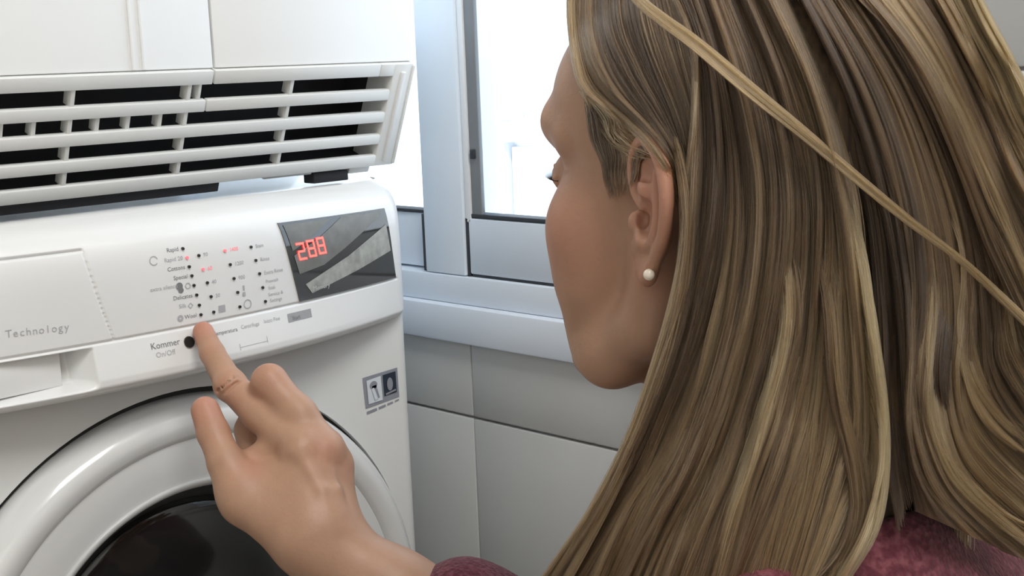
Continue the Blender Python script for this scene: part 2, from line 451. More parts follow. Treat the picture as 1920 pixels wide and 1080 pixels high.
V, F = lathe(smooth_prof([(.1522, FRONT - .0110), (.1500, FRONT - .004), (.1440, FRONT + .004), (.1385, FRONT + .010)]))
drum_ring = mesh_obj('door_seal', V, F, M_drum, door, True)
V, F = lathe(smooth_prof([(.1390, FRONT + .009), (.1300, FRONT + .004), (.1000, FRONT + .0), (.0600, FRONT - .002), (.0200, FRONT - .003), (.0004, FRONT - .003)]))
mesh_obj('door_glass', V, F, M_bowl, door, True)
V, F = lathe([(.2300, FRONT + .0060), (.2225, FRONT + .0060)])
kid(mesh_obj('door_gap', V, F, M_rubber), wm)

# printed and raised details on the fascia -------------------------------------------------
def on_fascia(pts, lift=.0003):
    """2-D (x, z rel.) -> 3-D on the fascia"""
    P = np.array(pts, float); y = FY(P[:, 0], P[:, 1]) - lift
    return np.c_[P[:, 0], y, P[:, 1] + .95]
def text_2d(s, size, align='LEFT'):
    cu = bpy.data.curves.new('t', 'FONT'); cu.body = s; cu.size = size; cu.align_x = align; cu.resolution_u = 2
    o = bpy.data.objects.new('t', cu); COL.objects.link(o)
    bpy.context.view_layer.update()
    me = bpy.data.meshes.new_from_object(o.evaluated_get(bpy.context.evaluated_depsgraph_get()))
    V = np.array([v.co[:] for v in me.vertices]); F = [tuple(p.vertices) for p in me.polygons]
    bpy.data.objects.remove(o); bpy.data.curves.remove(cu); bpy.data.meshes.remove(me)
    return V, F
def print_text(name, s, px, py, size, m, align='LEFT', fn=on_fascia, parent=None, spacing=1, loc=None):
    V, F = text_2d(s, size, align)
    P = surf(px, py) if loc is None else loc
    V2 = np.c_[V[:, 0] * spacing + P[0], V[:, 1] + P[2]]
    o = mesh_obj(name, fn(V2), F, m); return kid(o, parent or wm)
def disc(name, px, py, r, m, hgt=.0012):
    P = surf(px, py); n = 16
    ring = [(P[0] + r * math.cos(2 * math.pi * i / n), P[2] + r * math.sin(2 * math.pi * i / n)) for i in range(n)]
    a = on_fascia(ring, hgt); b = on_fascia(ring, -.0005)
    V = list(a) + list(b); F = [tuple(range(n))] + [(i, (i + 1) % n, n + (i + 1) % n, n + i) for i in range(n)]
    return kid(mesh_obj(name, V, F, m), wm)
RD = .00115
col1 = [(342, 466, 'Rapid'), (350, 483, 'Rapid 20'), (354, 500, 'Cottons'), (359, 517, 'Special'), (363, 535, 'extra silence'), (368, 553, 'Delicates'), (373, 572, 'Silk'), (376, 590, 'Wool')]
for i, (x, y, s) in enumerate(col1):
    disc('indicator_light', x, y, RD, M_printred if i == 1 else M_dot)
    dx = {'extra silence': 30, 'Silk': 24, 'Wool': 7}.get(s, 7)
    print_text('printed_word', s, x - dx, y + 4, .0044, M_print2 if i in (1, 4, 6) else M_print, 'RIGHT')
for x, y, s, k in ((372, 479, '90', 0), (380, 505, '60', 1), (388, 530, '40', 0), (395, 556, '30', 0), (400, 585, '20', 0), (421, 470, '1400', 1), (431, 496, '1200', 0), (438, 522, '900', 0), (445, 548, None, 0), (449, 575, None, 0),
                (470, 463, 'Stain', 0), (479, 488, 'Rinse', 0), (486, 513, 'Extra Rinse', 0), (492, 539, None, 0), (497, 565, None, 0)):
    disc('indicator_light', x, y, RD, M_printred if k else M_dot)
    if s: print_text('printed_word', s, x + 9, y + 2, .0042, M_printred if k else M_print2)
print_text('printed_word', 'Prewash', 498, 531, .0038, M_print2); print_text('printed_word', 'Soak', 503, 543, .0038, M_print2)
print_text('printed_word', 'Service &', 503, 556, .0040, M_print2); print_text('printed_word', 'Settings', 506, 567, .0040, M_print2)
def poly_print(name, polys, m, lift=.0003, fn=on_fascia):
    V = []; F = []
    for p in polys:
        k = len(V); V += [tuple(q) for q in p]; F.append(tuple(range(k, k + len(p))))
    return kid(mesh_obj(name, fn(V, lift) if fn is on_fascia else fn(V), F, m), wm)
def ringpoly(cx, cz, r0, r1, n=16, a0=0, a1=2 * math.pi):
    out = []
    for i in range(n):
        a = a0 + (a1 - a0) * i / n; b = a0 + (a1 - a0) * (i + 1) / n
        out.append([(cx + r0 * math.cos(a), cz + r0 * math.sin(a)), (cx + r1 * math.cos(a), cz + r1 * math.sin(a)), (cx + r1 * math.cos(b), cz + r1 * math.sin(b)), (cx + r0 * math.cos(b), cz + r0 * math.sin(b))])
    return out
def rect(x0, z0, x1, z1): return [(x0, z0), (x1, z0), (x1, z1), (x0, z1)]
P = surf(288, 489); poly_print('cycle_symbol', ringpoly(P[0], P[2], .0028, .0035, 14, .3, 5.6), M_print2)
P = surf(457, 546); poly_print('rinse_symbol', [rect(P[0] - .0013, P[2] - .004, P[0] + .0013, P[2] - .0005), rect(P[0] - .0007, P[2] + .0005, P[0] + .0009, P[2] + .0045)], M_print2)
P = surf(464, 570); poly_print('drum_symbol', ringpoly(P[0], P[2], .0030, .0038, 12), M_print2)
P = surf(416, 579); poly_print('cold_symbol', [rect(P[0] - .003, P[2] - .0025, P[0] + .003, P[2] + .0028)], M_print2)
P = surf(336, 537); poly_print('cotton_symbol', ringpoly(P[0], P[2], 0, .0030, 10) + ringpoly(P[0] + .001, P[2] - .003, 0, .0024, 8), M_print)
P = surf(352, 536); poly_print('hanger_symbol', ringpoly(P[0], P[2], .0018, .0026, 6), M_print2)
P = surf(360, 572) if False else surf(357, 573); poly_print('silk_symbol', ringpoly(P[0], P[2], .0016, .0024, 4), M_print2)
P = surf(338, 597); poly_print('wool_symbol', ringpoly(P[0], P[2], .0008, .0026, 10), M_print2)
P0 = surf(13, 625)
V, F = text_2d('Technology', .0098)
w = V[:, 0].max(); Pe = surf(122, 612)
# letterspaced word on the drawer front
word = 'Technology'
for i, ch in enumerate(word):
    Vc, Fc = text_2d(ch, .0076, 'CENTER'); t = i / 9
    xx = P0[0] + .001 + (Pe[0] - P0[0]) * t; zz = P0[2] + (Pe[2] - P0[2]) * t - .003
    o = mesh_obj('printed_letter', on_fascia(np.c_[Vc[:, 0] + xx, Vc[:, 1] + zz]), Fc, M_print2); kid(o, wm)
print_text('printed_word', 'Kommer', 283, 656, .0066, M_print); print_text('printed_word', 'On/Off', 293, 671, .0054, M_print2)
print_text('printed_word', 'Temperatura', 400, 630, .0042, M_print); print_text('printed_word', 'Centrifuga', 452, 617, .0042, M_print2); print_text('printed_word', 'Inizio Fine', 495, 606, .0040, M_print2)
P = surf(541, 604); Q = surf(583, 584)
poly_print('grey_start_label', [rect(P[0], P[2] - .0004, Q[0], P[2] + .0064)], M_greybox)
print_text('printed_word', 'Start', 548, 600, .0046, M_print, fn=lambda q: on_fascia(q, .0005))
# thin raised guide lines under the option row
a = surf(450, 652); b = surf(500, 634); poly_print('guide_line', [rect(a[0], a[2], b[0], a[2] + .0004), rect(a[0], a[2] - .002, a[0] + .0005, a[2] + .003), rect(b[0], a[2] - .001, b[0] + .0005, a[2] + .004)], M_print2)
# on/off button beside the fingertip
P = surf(357, 640)
o = disc('power_button', 354, 641, .0042, M_dot, .0012)
# display window
A_, B_, C_, D_ = [surf(*q) for q in ((519, 418), (719, 390), (741, 520), (561, 565))]
def patch(name, quad, m, lift=.0012, n=14, thick=True, rnd=0):
    q = [np.array(p)[[0, 2]] for p in quad]; V = []; F = []
    for j in range(n + 1):
        v = j / n
        for i in range(n + 1):
            u = i / n; p = (1 - v) * ((1 - u) * q[0] + u * q[1]) + v * ((1 - u) * q[3] + u * q[2]); V.append(p)
    V = np.array(V)
    top = on_fascia(V, lift); F = [(j * (n + 1) + i, (j + 1) * (n + 1) + i, (j + 1) * (n + 1) + i + 1, j * (n + 1) + i + 1) for j in range(n) for i in range(n)]
    if thick:
        base = on_fascia(V, -.0015); k = len(top); per = [i for i in range(n)] + [i * (n + 1) + n for i in range(n)] + [n * (n + 1) + n - i for i in range(n)] + [(n - i) * (n + 1) for i in range(n)]
        for a_, b_ in zip(per, per[1:] + per[:1]): F.append((a_, b_, b_ + k, a_ + k))
        top = np.r_[top, base]
    return kid(mesh_obj(name, top, F, m, None, True), wm)
disp = patch('display', (A_, B_, C_, D_), M_display)
disp.data.set_sharp_from_angle(angle=.6)
def dq(u, v):   # display coordinates 0..1 right, 0..1 down -> (x, z)
    q = [np.array(p)[[0, 2]] for p in (A_, B_, C_, D_)]
    return (1 - v) * ((1 - u) * q[0] + u * q[1]) + v * ((1 - u) * q[3] + u * q[2])
def dpoly(name, polys, m, lift=.0016):
    # subdivide long polygons so that they follow the curve
    V = []; F = []
    for p in polys:
        a, b, c, d = [np.array(t, float) for t in p]; n = 12 if max(np.ptp([q_[0] for q_ in p]), np.ptp([q_[1] for q_ in p])) > .2 else 2; k = len(V)
        for j in range(n + 1):
            for i in range(n + 1):
                u_, v_ = i / n, j / n; V.append(dq(*((1 - v_) * ((1 - u_) * a + u_ * b) + v_ * ((1 - u_) * d + u_ * c))))
        F += [(k + j * (n + 1) + i, k + (j + 1) * (n + 1) + i, k + (j + 1) * (n + 1) + i + 1, k + j * (n + 1) + i + 1) for j in range(n) for i in range(n)]
    o = mesh_obj(name, on_fascia(V, lift), F, m); o.parent = disp; return o
# room reflection painted on the display: pale grey areas parted by dark slanting bars
dpoly('painted_reflection', [((.03, .03), (.44, .03), (.20, .25), (.04, .36)), ((.54, .03), (.93, .04), (.93, .09), (.30, .24)), ((.04, .42), (.30, .24), (.93, .09), (.50, .44)), ((.04, .42), (.50, .44), (.28, .60), (.05, .66))], M_refl)
dpoly('painted_reflection', [((.97, .22), (.975, .60), (.60, .76), (.52, .55)), ((.52, .55), (.60, .76), (.12, .93), (.08, .80))], M_refl2)
def seg7(ch, u0, v0, w, h):
    segs = {'a': (0, 0, 1, .12), 'b': (.82, .06, 1, .48), 'c': (.82, .52, 1, .94), 'd': (0, .88, 1, 1), 'e': (0, .52, .18, .94), 'f': (0, .06, .18, .48), 'g': (.08, .44, .92, .56)}
    on = {'1': 'bc', '2': 'abged', '8': 'abcdefg', '5': 'afgcd', '0': 'abcdef'}[ch]
    return [((u0 + w * segs[k][0], v0 + h * segs[k][1]), (u0 + w * segs[k][2], v0 + h * segs[k][1]), (u0 + w * segs[k][2], v0 + h * segs[k][3]), (u0 + w * segs[k][0], v0 + h * segs[k][3])) for k in on]
P7 = seg7('2', .075, .27, .068, .22) + seg7('8', .165, .255, .068, .22) + seg7('8', .255, .24, .068, .22)
dpoly('led_digits', P7, M_led, .0020)
Vd, Fd = text_2d('Memory', .0058)
pp = dq(.12, .965)
q0 = dq(.13, .885); o = mesh_obj('printed_word', on_fascia(np.c_[Vd[:, 0] + q0[0], Vd[:, 1] * .9 + q0[1] - .001], .0020), Fd, M_lcdw); o.parent = disp
# energy sticker on the front sheet
def on_front(px, py): r = ray(px, py); return r * ((FRONT - .0006) / r[1])
S0, S1, S2, S3 = [on_front(*q) for q in ((680, 709), (745, 689), (749, 744), (686, 767))]
def fpos(u, v, lift=0):
    p = (1 - v) * ((1 - u) * S0 + u * S1) + v * ((1 - u) * S3 + u * S2); return (p[0], FRONT - .0004 - lift, p[2] + .95)
def fq(name, polys, m, lift, par):
    V = []; F = []
    for p in polys:
        k = len(V); V += [fpos(u, v, lift) for u, v in p]; F.append(tuple(range(k, k + len(p))))
    o = mesh_obj(name, V, F, m)
    if par is wm: kid(o, wm)
    else: o.parent = par
    return o
M_stk = mat('sticker_grey', (.26, .27, .31), .4); M_stw = mat('sticker_white', (.66, .70, .74), .35); M_std = mat('sticker_dark', (.02, .03, .05), .35)
stick = fq('sticker', [[(0, 0), (1, 0), (1, 1), (0, 1)]], M_stk, 0, wm)
fq('sticker_field', [[(.09, .12), (.50, .10), (.50, .90), (.09, .88)]], M_stw, .0005, stick)
fq('sticker_field', [[(.56, .10), (.93, .10), (.93, .80), (.56, .80)]], M_std, .0005, stick)
def ell(cu, cv, a, b, n=14): return [(cu + a * math.cos(2 * math.pi * i / n), cv + b * math.sin(2 * math.pi * i / n)) for i in range(n)]
fq('shirt_symbol', [ell(.27, .32, .11, .13), [(.22, .35), (.34, .33), (.42, .78), (.30, .8)]], M_stk, .0008, stick)
fq('shirt_symbol', [[(.20, .42), (.27, .40), (.36, .80), (.27, .82)]], M_stw, .0012, stick)
fq('drop_symbol', [ell(.74, .46, .085, .22)], M_stk, .0008, stick)
fq('drop_symbol', [[(.60, .72), (.90, .68), (.90, .74), (.60, .78)]], M_stk, .0008, stick)
fq('sticker_caption', [[(.02, 1.10), (.32, 1.09), (.32, 1.18), (.02, 1.19)], [(.37, 1.09), (.58, 1.08), (.58, 1.16), (.37, 1.17)], [(.63, 1.08), (.80, 1.07), (.80, 1.14), (.63, 1.15)], [(.86, 1.07), (.98, 1.06), (.98, 1.12), (.86, 1.13)]], M_stk, 0, stick)

# ------------------------------------------------------------------ vented grille above the machine
GO = np.array([0, .88, .95]); GV = np.array([0, .0357, -.0862]); GL = float(np.linalg.norm(GV)); GU = GV / GL
GN = np.array([0, -GU[2] * -1, 0]); GN = np.cross([1, 0, 0], GU)      # outward normal (towards the room)
if GN[1] > 0: GN = -GN
X0G, X1G = .02, .7795
gr = empty('vent_grille', (.4, .88, .95), 'cream louvred ventilation grille tilted over the washing machine', 'vent grille')
def gbox(name, x0, v0, x1, v1, d0, d1, m, bevel=.0008, parent=gr, seg=2):
    bm = bmesh.new(); add_box(bm, (x0, v0 * GL, d0), (x1, v1 * GL, d1), bevel, seg)
    for v in bm.verts:
        c = v.co; p = GO + np.array([c.x, 0, 0]) + GU * c.y - GN * c.z; v.co = Vector(p)
    o = bm_obj(name, bm, m, None, bevel > 0, .6)
    return kid(o, parent) if parent is gr else o
# depth coordinate: 0 at the face, positive into the wall
gbox('top_strip', X0G, -.02, .5745, .100, 0, .012, M_grille); gbox('top_strip', .5762, -.02, .742, .100, 0, .012, M_grille)
gaps = [(.100, .237), (.343, .462), (.566, .690), (.790, .903)]
slats = [(.237, .343), (.462, .566), (.690, .790), (.903, 1.018)]
for i, (a, b) in enumerate(slats):
    if i == 0:
        gbox('slat', X0G, a, .5715, b, .0, .006, M_grille, .0012); gbox('slat', .5725, a, X1G - .02, b, .0, .006, M_grille, .0012)
    else: gbox('slat', X0G, a, X1G - .02, b, .0, .006, M_grille, .0012)
gbox('end_frame', .757, -.02, .7795, 1.018, -.0004, .032, M_grille, .0015)
gbox('end_frame', .742, -.02, .758, .100, -.0002, .014, M_grille)
bm = bmesh.new()
# raised bead on the end frame
o = gbox('frame_bead', .7655, .06, .7705, .97, -.0022, .002, M_grille, .0009)
o = gbox('frame_lip', .7775, .0, .7800, 1.0, -.0016, .004, M_grille, .0006)
for x in (.170, .268, .364, .461, .5565, .6525):
    for (a, b) in gaps: gbox('divider', x - .0022, a - .01, x + .0012, b + .01, .0015, .012, M_grille, .0005)
gbox('divider', .564, .09, .5665, .25, .0015, .012, M_grille, .0005)
for x in (.410, .434, .483, .508, .535):
    gbox('divider', x - .002, .333, x + .0015, .472, .003, .012, M_grille, .0005)
# duct body behind the slats
bm = bmesh.new()
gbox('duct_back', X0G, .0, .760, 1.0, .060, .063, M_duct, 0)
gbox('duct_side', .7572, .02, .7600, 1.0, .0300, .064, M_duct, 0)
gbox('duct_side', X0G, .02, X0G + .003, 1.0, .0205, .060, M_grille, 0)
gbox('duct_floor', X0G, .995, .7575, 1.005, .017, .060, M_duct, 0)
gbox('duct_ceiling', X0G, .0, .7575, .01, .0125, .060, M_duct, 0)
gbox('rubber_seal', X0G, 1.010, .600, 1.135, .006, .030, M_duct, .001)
gbox('foot_bracket', .733, 1.02, .757, 1.10, .004, .030, M_white, .002)
gbox('hook_tab', .640, 1.02, .690, 1.045, .002, .012, M_grey, .001)
bm = bmesh.new(); add_box(bm, (.693, .92, Z(-.0975)), (.731, .935, Z(-.0885)), .001)
kid(bm_obj('rubber_pad', bm, M_duct, None, True, .6), gr)

# ------------------------------------------------------------------ wall cabinet above
cb = empty('wall_cabinet', (.4, 1.15, .965), 'white laminate wall cabinet above the vent grille', 'cabinet')
def cbox(name, lo, hi, m, bevel=.001):
    bm = bmesh.new(); add_box(bm, lo, hi, bevel, 2); return kid(bm_obj(name, bm, m, None, bevel > 0, .6), cb)
cbox('carcass', (.02, .90, Z(.0035)), (.779, 1.455, Z(.75)), M_cab)
cbox('door', (.5772, .8815, Z(.004)), (.7835, .8995, Z(.75)), M_cab)
cbox('door', (.028, .8815, Z(.004)), (.5752, .8995, Z(.75)), M_cab)
cbox('edge_strip', (.5055, .8800, Z(.0045)), (.5080, .8818, Z(.75)), M_cab, .0004)
cbox('edge_strip', (.5140, .8800, Z(.0045)), (.5165, .8818, Z(.75)), M_cab, .0004)
bm = bmesh.new()

# ------------------------------------------------------------------ the woman
# signed-distance modelling: smooth unions of tapered capsules and ellipsoids, meshed with surface nets
class SDF:
    def __init__(s, lo, hi, h):
        s.lo = np.array(lo, np.float32); s.h = h
        s.n = np.ceil((np.array(hi) - s.lo) / h).astype(int) + 1
        s.D = np.full(s.n, .06, np.float32)
    def sub(s, lo, hi):
        a = np.clip(np.floor((np.array(lo) - s.lo) / s.h).astype(int), 0, s.n); b = np.clip(np.ceil((np.array(hi) - s.lo) / s.h).astype(int) + 1, 0, s.n)
        if np.any(b <= a): return None
        sl = tuple(slice(int(i), int(j)) for i, j in zip(a, b))
        ax = [(s.lo[k] + s.h * np.arange(a[k], b[k])).astype(np.float32) for k in range(3)]
        return sl, ax[0][:, None, None], ax[1][None, :, None], ax[2][None, None, :]
    def mix(s, sl, d, k, op):
        D = s.D[sl]
        if op == 'sub': d = -d
        if op == 'sub' or op == 'int':
            h = np.clip(.5 - .5 * (D - d) / k, 0, 1) if k else (d > D).astype(np.float32)
            s.D[sl] = D * (1 - h) + d * h + (k * h * (1 - h) if k else 0)
        else:
            h = np.clip(.5 + .5 * (D - d) / k, 0, 1) if k else (d < D).astype(np.float32)
            s.D[sl] = D * (1 - h) + d * h - (k * h * (1 - h) if k else 0)
    def cone(s, a, b, ra, rb, k=.004, op='add'):
        a = np.array(a, np.float32); b = np.array(b, np.float32); m = max(ra, rb) + 1.6 * k + .008
        q = s.sub(np.minimum(a, b) - m, np.maximum(a, b) + m)
        if q is None: return
        sl, X, Y, Zz = q; ab = b - a; L = float(ab @ ab) + 1e-12
        t = np.clip(((X - a[0]) * ab[0] + (Y - a[1]) * ab[1] + (Zz - a[2]) * ab[2]) / L, 0, 1)
        d = np.sqrt((X - a[0] - t * ab[0]) ** 2 + (Y - a[1] - t * ab[1]) ** 2 + (Zz - a[2] - t * ab[2]) ** 2) - (ra + (rb - ra) * t)
        s.mix(sl, d, k, op)
    def chain(s, P, R, k=.003, op='add', sp=0):
        P = np.array(P, float); R = np.full(len(P), R, float) if np.isscalar(R) else np.array(R, float)
        if sp and len(P) > 2:
            Q = []; T_ = []
            for i in range(len(P) - 1):
                p0, p1, p2, p3 = P[max(i - 1, 0)], P[i], P[i + 1], P[min(i + 2, len(P) - 1)]
                for t in np.arange(sp) / sp:
                    Q.append(.5 * (2 * p1 + (p2 - p0) * t + (2 * p0 - 5 * p1 + 4 * p2 - p3) * t * t + (3 * p1 - p0 - 3 * p2 + p3) * t ** 3)); T_.append(R[i] + (R[i + 1] - R[i]) * t)
            Q.append(P[-1]); T_.append(R[-1]); P = np.array(Q); R = np.array(T_)
        for i in range(len(P) - 1): s.cone(P[i], P[i + 1], R[i], R[i + 1], k, op)
    def ell(s, c, r, k=.006, op='add', rot=None):
        c = np.array(c, np.float32); r = np.array(r, np.float32); m = float(r.max()) + 1.6 * k + .008
        q = s.sub(c - m, c + m)
        if q is None: return
        sl, X, Y, Zz = q; X = X - c[0]; Y = Y - c[1]; Zz = Zz - c[2]
        if rot is not None:
            A = np.array(rot, np.float32)         # rows: local axes
            X, Y, Zz = (A[0, 0] * X + A[0, 1] * Y + A[0, 2] * Zz), (A[1, 0] * X + A[1, 1] * Y + A[1, 2] * Zz), (A[2, 0] * X + A[2, 1] * Y + A[2, 2] * Zz)
        k0 = np.sqrt((X / r[0]) ** 2 + (Y / r[1]) ** 2 + (Zz / r[2]) ** 2); k1 = np.sqrt((X / r[0] ** 2) ** 2 + (Y / r[1] ** 2) ** 2 + (Zz / r[2] ** 2) ** 2) + 1e-9
        d = np.where(k0 < .05, -float(r.min()), k0 * (k0 - 1) / k1)
        s.mix(sl, d.astype(np.float32), k, op)
    def mesh(s):
        D = s.D; neg = D < 0
        # active cells
        c = np.zeros(tuple(np.array(D.shape) - 1), np.int8)
        for dx in (0, 1):
            for dy in (0, 1):
                for dz in (0, 1): c += neg[dx:D.shape[0] - 1 + dx, dy:D.shape[1] - 1 + dy, dz:D.shape[2] - 1 + dz]
        act = (c > 0) & (c < 8); ijk = np.argwhere(act); idx = np.full(act.shape, -1, np.int32); idx[act] = np.arange(len(ijk))
        acc = np.zeros((len(ijk), 3)); cnt = np.zeros(len(ijk)); i, j, k = ijk.T
        for ax in range(3):
            o = [a for a in range(3) if a != ax]
            for p in (0, 1):
                for q in (0, 1):
                    A = ijk.copy(); A[:, o[0]] += p; A[:, o[1]] += q; B = A.copy(); B[:, ax] += 1
                    da = D[A[:, 0], A[:, 1], A[:, 2]]; db = D[B[:, 0], B[:, 1], B[:, 2]]; mk = (da < 0) != (db < 0)
                    t = da / (da - db + 1e-12); pos = A + 0.0; pos[:, ax] += t
                    acc[mk] += pos[mk]; cnt[mk] += 1
        V = acc / cnt[:, None] * s.h + s.lo
        faces = []
        for ax in range(3):
            o = [(ax + 1) % 3, (ax + 2) % 3]
            sh = [slice(None)] * 3; sh2 = [slice(None)] * 3; sh[ax] = slice(0, -1); sh2[ax] = slice(1, None)
            ed = np.argwhere(neg[tuple(sh)] != neg[tuple(sh2)])
            ok = (ed[:, o[0]] > 0) & (ed[:, o[1]] > 0) & (ed[:, o[0]] < D.shape[o[0]] - 1) & (ed[:, o[1]] < D.shape[o[1]] - 1); ed = ed[ok]
            q = []
            for p0, p1 in ((-1, -1), (0, -1), (0, 0), (-1, 0)):
                e = ed.copy(); e[:, o[0]] += p0; e[:, o[1]] += p1; q.append(idx[e[:, 0], e[:, 1], e[:, 2]])
            q = np.stack(q, 1); fl = neg[ed[:, 0], ed[:, 1], ed[:, 2]]
            q[~fl] = q[~fl][:, ::-1]; faces.append(q)
        return V, np.concatenate(faces)

def fast_mesh(name, V, F, m, parent=None, attr=None):
    me = bpy.data.meshes.new(name); V = np.asarray(V, np.float32); F = np.asarray(F, np.int32)
    me.vertices.add(len(V)); me.vertices.foreach_set('co', V.ravel())
    me.loops.add(F.size); me.loops.foreach_set('vertex_index', F.ravel())
    me.polygons.add(len(F)); me.polygons.foreach_set('loop_start', np.arange(len(F), dtype=np.int32) * F.shape[1])
    me.polygons.foreach_set('use_smooth', np.ones(len(F), bool)); me.update(calc_edges=True); me.validate()
    if attr is not None:
        a = me.attributes.new('red', 'FLOAT', 'POINT'); a.data.foreach_set('value', np.asarray(attr, np.float32))
    me.materials.append(m); o = bpy.data.objects.new(name, me); return link(o, parent)
def relax(V, F, it=2, lam=.5):
    e = np.concatenate([F[:, [0, 1]], F[:, [1, 2]], F[:, [2, 3]], F[:, [3, 0]]])
    for _ in range(it):
        s_ = np.zeros_like(V); c_ = np.bincount(e.ravel(), minlength=len(V))
        for ax in range(3): s_[:, ax] = np.bincount(e[:, 0], V[e[:, 1], ax], len(V)) + np.bincount(e[:, 1], V[e[:, 0], ax], len(V))
        V = V + lam * (s_ / np.maximum(c_, 1)[:, None] - V)
    return V

WOMAN = np.array([.60, .30, .003])
wo = empty('person', tuple(WOMAN), 'woman with long blond hair and maroon sweater pressing the washing machine panel', 'person')
HC = np.array([.5753, .3982, .8748]); YAW = math.radians(3.5)
PIT = math.radians(0)
RY = np.array([[math.cos(YAW), -math.sin(YAW), 0], [math.sin(YAW), math.cos(YAW), 0], [0, 0, 1]])
RP = np.array([[1, 0, 0], [0, math.cos(PIT), -math.sin(PIT)], [0, math.sin(PIT), math.cos(PIT)]])
HR = RY @ RP
EARL = at_depth(1222, 400, .64)
HC = EARL - HR @ np.array([-.074, -.004, 0])
def H2W(p): return HC + np.asarray(p) @ HR.T

def build_head():
    g = SDF((-.10, -.125, -.23), (.10, .135, .15), .00135)
    g.ell((0, -.008, .048), (.073, .094, .082), .01)
    g.ell((0, .037, .050), (.064, .057, .054), .02)
    g.ell((0, .036, -.012), (.060, .052, .060), .02)
    g.ell((0, .046, -.058), (.045, .040, .042), .02)
    for s in (-1, 1):
        g.ell((s * .043, .056, -.014), (.0262, .025, .028), .014)          # cheekbone
        g.ell((s * .039, .055, -.042), (.024, .025, .030), .014)
        g.ell((s * .034, .052, -.072), (.019, .026, .022), .014)          # cheek
        g.chain([(s * .056, .004, -.020), (s * .053, .012, -.060), (s * .040, .048, -.084), (s * .014, .078, -.0915)], [.014, .014, .0135, .014], .014)
        g.chain([(s * .050, .062, .034), (s * .036, .079, .042), (s * .014, .086, .037)], [.009, .010, .009], .010)   # brow
        g.ell((s * .032, .092, .014), (.0155, .016, .0115), .008, 'sub')   # socket
        g.ell((s * .032, .074, .014), (.0138, .0130, .0125), .003)         # lids
        g.chain([(s * .018, .0855, .0135), (s * .032, .0885, .0175), (s * .047, .078, .0115)], .0016, .002)
        g.chain([(s * .018, .085, .0105), (s * .032, .0865, .0060), (s * .046, .077, .0090)], .0014, .002)
        g.ell((s * .0115, .0985, -.026), (.0075, .009, .0065), .004)
        g.ell((s * .0075, .103, -.0335), (.0030, .005, .0035), .002, 'sub')
    g.chain([(0, .084, .026), (0, .096, .006), (0, .106, -.018)], [.007, .0075, .0085], .008)
    g.ell((0, .1075, -.022), (.0088, .008, .008), .005)
    g.ell((0, .084, -.052), (.026, .014, .020), .012)
    g.chain([(-.022, .086, -.0545), (-.006, .0975, -.0505), (.006, .0975, -.0505), (.022, .086, -.0545)], [.0028, .0045, .0045, .0028], .003)
    g.chain([(-.020, .086, -.0575), (-.005, .0965, -.0615), (.005, .0965, -.0615), (.020, .086, -.0575)], [.0028, .0050, .0050, .0028], .003)
    g.chain([(-.023, .0905, -.0562), (0, .1025, -.0562), (.023, .0905, -.0562)], .0010, .0015, 'sub')
    g.ell((0, .085, -.0895), (.015, .013, .013), .012)
    # neck and the start of the shoulders
    g.cone((0, -.022, -.04), (0, -.045, -.165), .050, .050, .02)
    g.cone((0, .012, -.110), (0, -.006, -.18), .030, .036, .02)
    g.cone((0, -.045, -.165), (0, -.05, -.26), .052, .060, .02)
    for s in (-1, 1): g.cone((s * .03, -.045, -.16), (s * .11, -.05, -.24), .028, .040, .03)
    # ears
    for s in (-1, 1):
        def E(f, u, o=0): return (s * (.0725 - .50 * (f - .006) + o), f, u)
        g.chain([E(.002, -.016), E(-.006, -.012), E(-.010, .012), E(-.006, .022)], [.0055, .006, .0065, .005], .006)
        g.ell(E(-.011, .006, -.001), (.0040, .0155, .0285), .003, rot=[[.88, .47 * s, 0], [-.47 * s, .88, 0], [0, 0, 1]])
        g.ell(E(-.003, -.0245, .001), (.0040, .0090, .0115), .004, rot=[[.9, .42 * s, 0], [-.42 * s, .9, 0], [0, 0, 1]])
        g.ell(E(-.0070, -.001, .0045), (.0060, .0078, .0120), .002, 'sub', rot=[[.88, .47 * s, 0], [-.47 * s, .88, 0], [0, 0, 1]])
        g.ell(E(-.0080, .0215, .0040), (.0034, .0085, .0060), .002, 'sub', rot=[[.88, .47 * s, 0], [-.47 * s, .88, 0], [0, 0, 1]])
        g.chain([E(-.002, .003, .002), E(.0045, .010, .002), E(.0062, .021, .002), E(.0015, .0315, .003), E(-.008, .0365, .004), E(-.018, .0325, .005), E(-.0245, .021, .005), E(-.0260, .007, .005), E(-.0215, -.008, .004), E(-.0130, -.020, .003), E(-.005, -.030, .002)],
                [.0016, .0022, .0027, .0030, .0032, .0034, .0035, .0033, .0030, .0032, .0045], .0014, sp=4)
        g.chain([E(-.0150, .022, .002), E(-.0170, .010, .003), E(-.0165, -.002, .003), E(-.0115, -.0125, .003)], [.0018, .0024, .0026, .0028], .0020, sp=3)
        g.ell(E(.0035, -.0045, .003), (.0032, .0045, .0058), .003)
        g.ell(E(-.0055, -.013, .003), (.0030, .0040, .0035), .003)
        g.ell(E(-.0012, -.0030, .001), (.004, .0030, .0045), .0015, 'sub')
    V, F = g.mesh(); V = relax(V, F, 1, .35)
    red = np.zeros(len(V))
    def blob(c, r, a): 
        nonlocal red
        red = np.maximum(red, a * np.exp(-((V - np.array(c)) ** 2).sum(1) / r ** 2))
    for s in (-1, 1):
        blob((s * .050, .062, -.016), .026, .55); blob((s * .082, -.018, .012), .030, .50); blob((s * .075, .0, -.03), .016, .4); blob((s * .03, .06, .03), .03, .2)
    blob((0, .10, -.056), .018, .9); blob((0, .112, -.02), .014, .4); blob((0, .09, -.095), .02, .25)
    return V, F, red

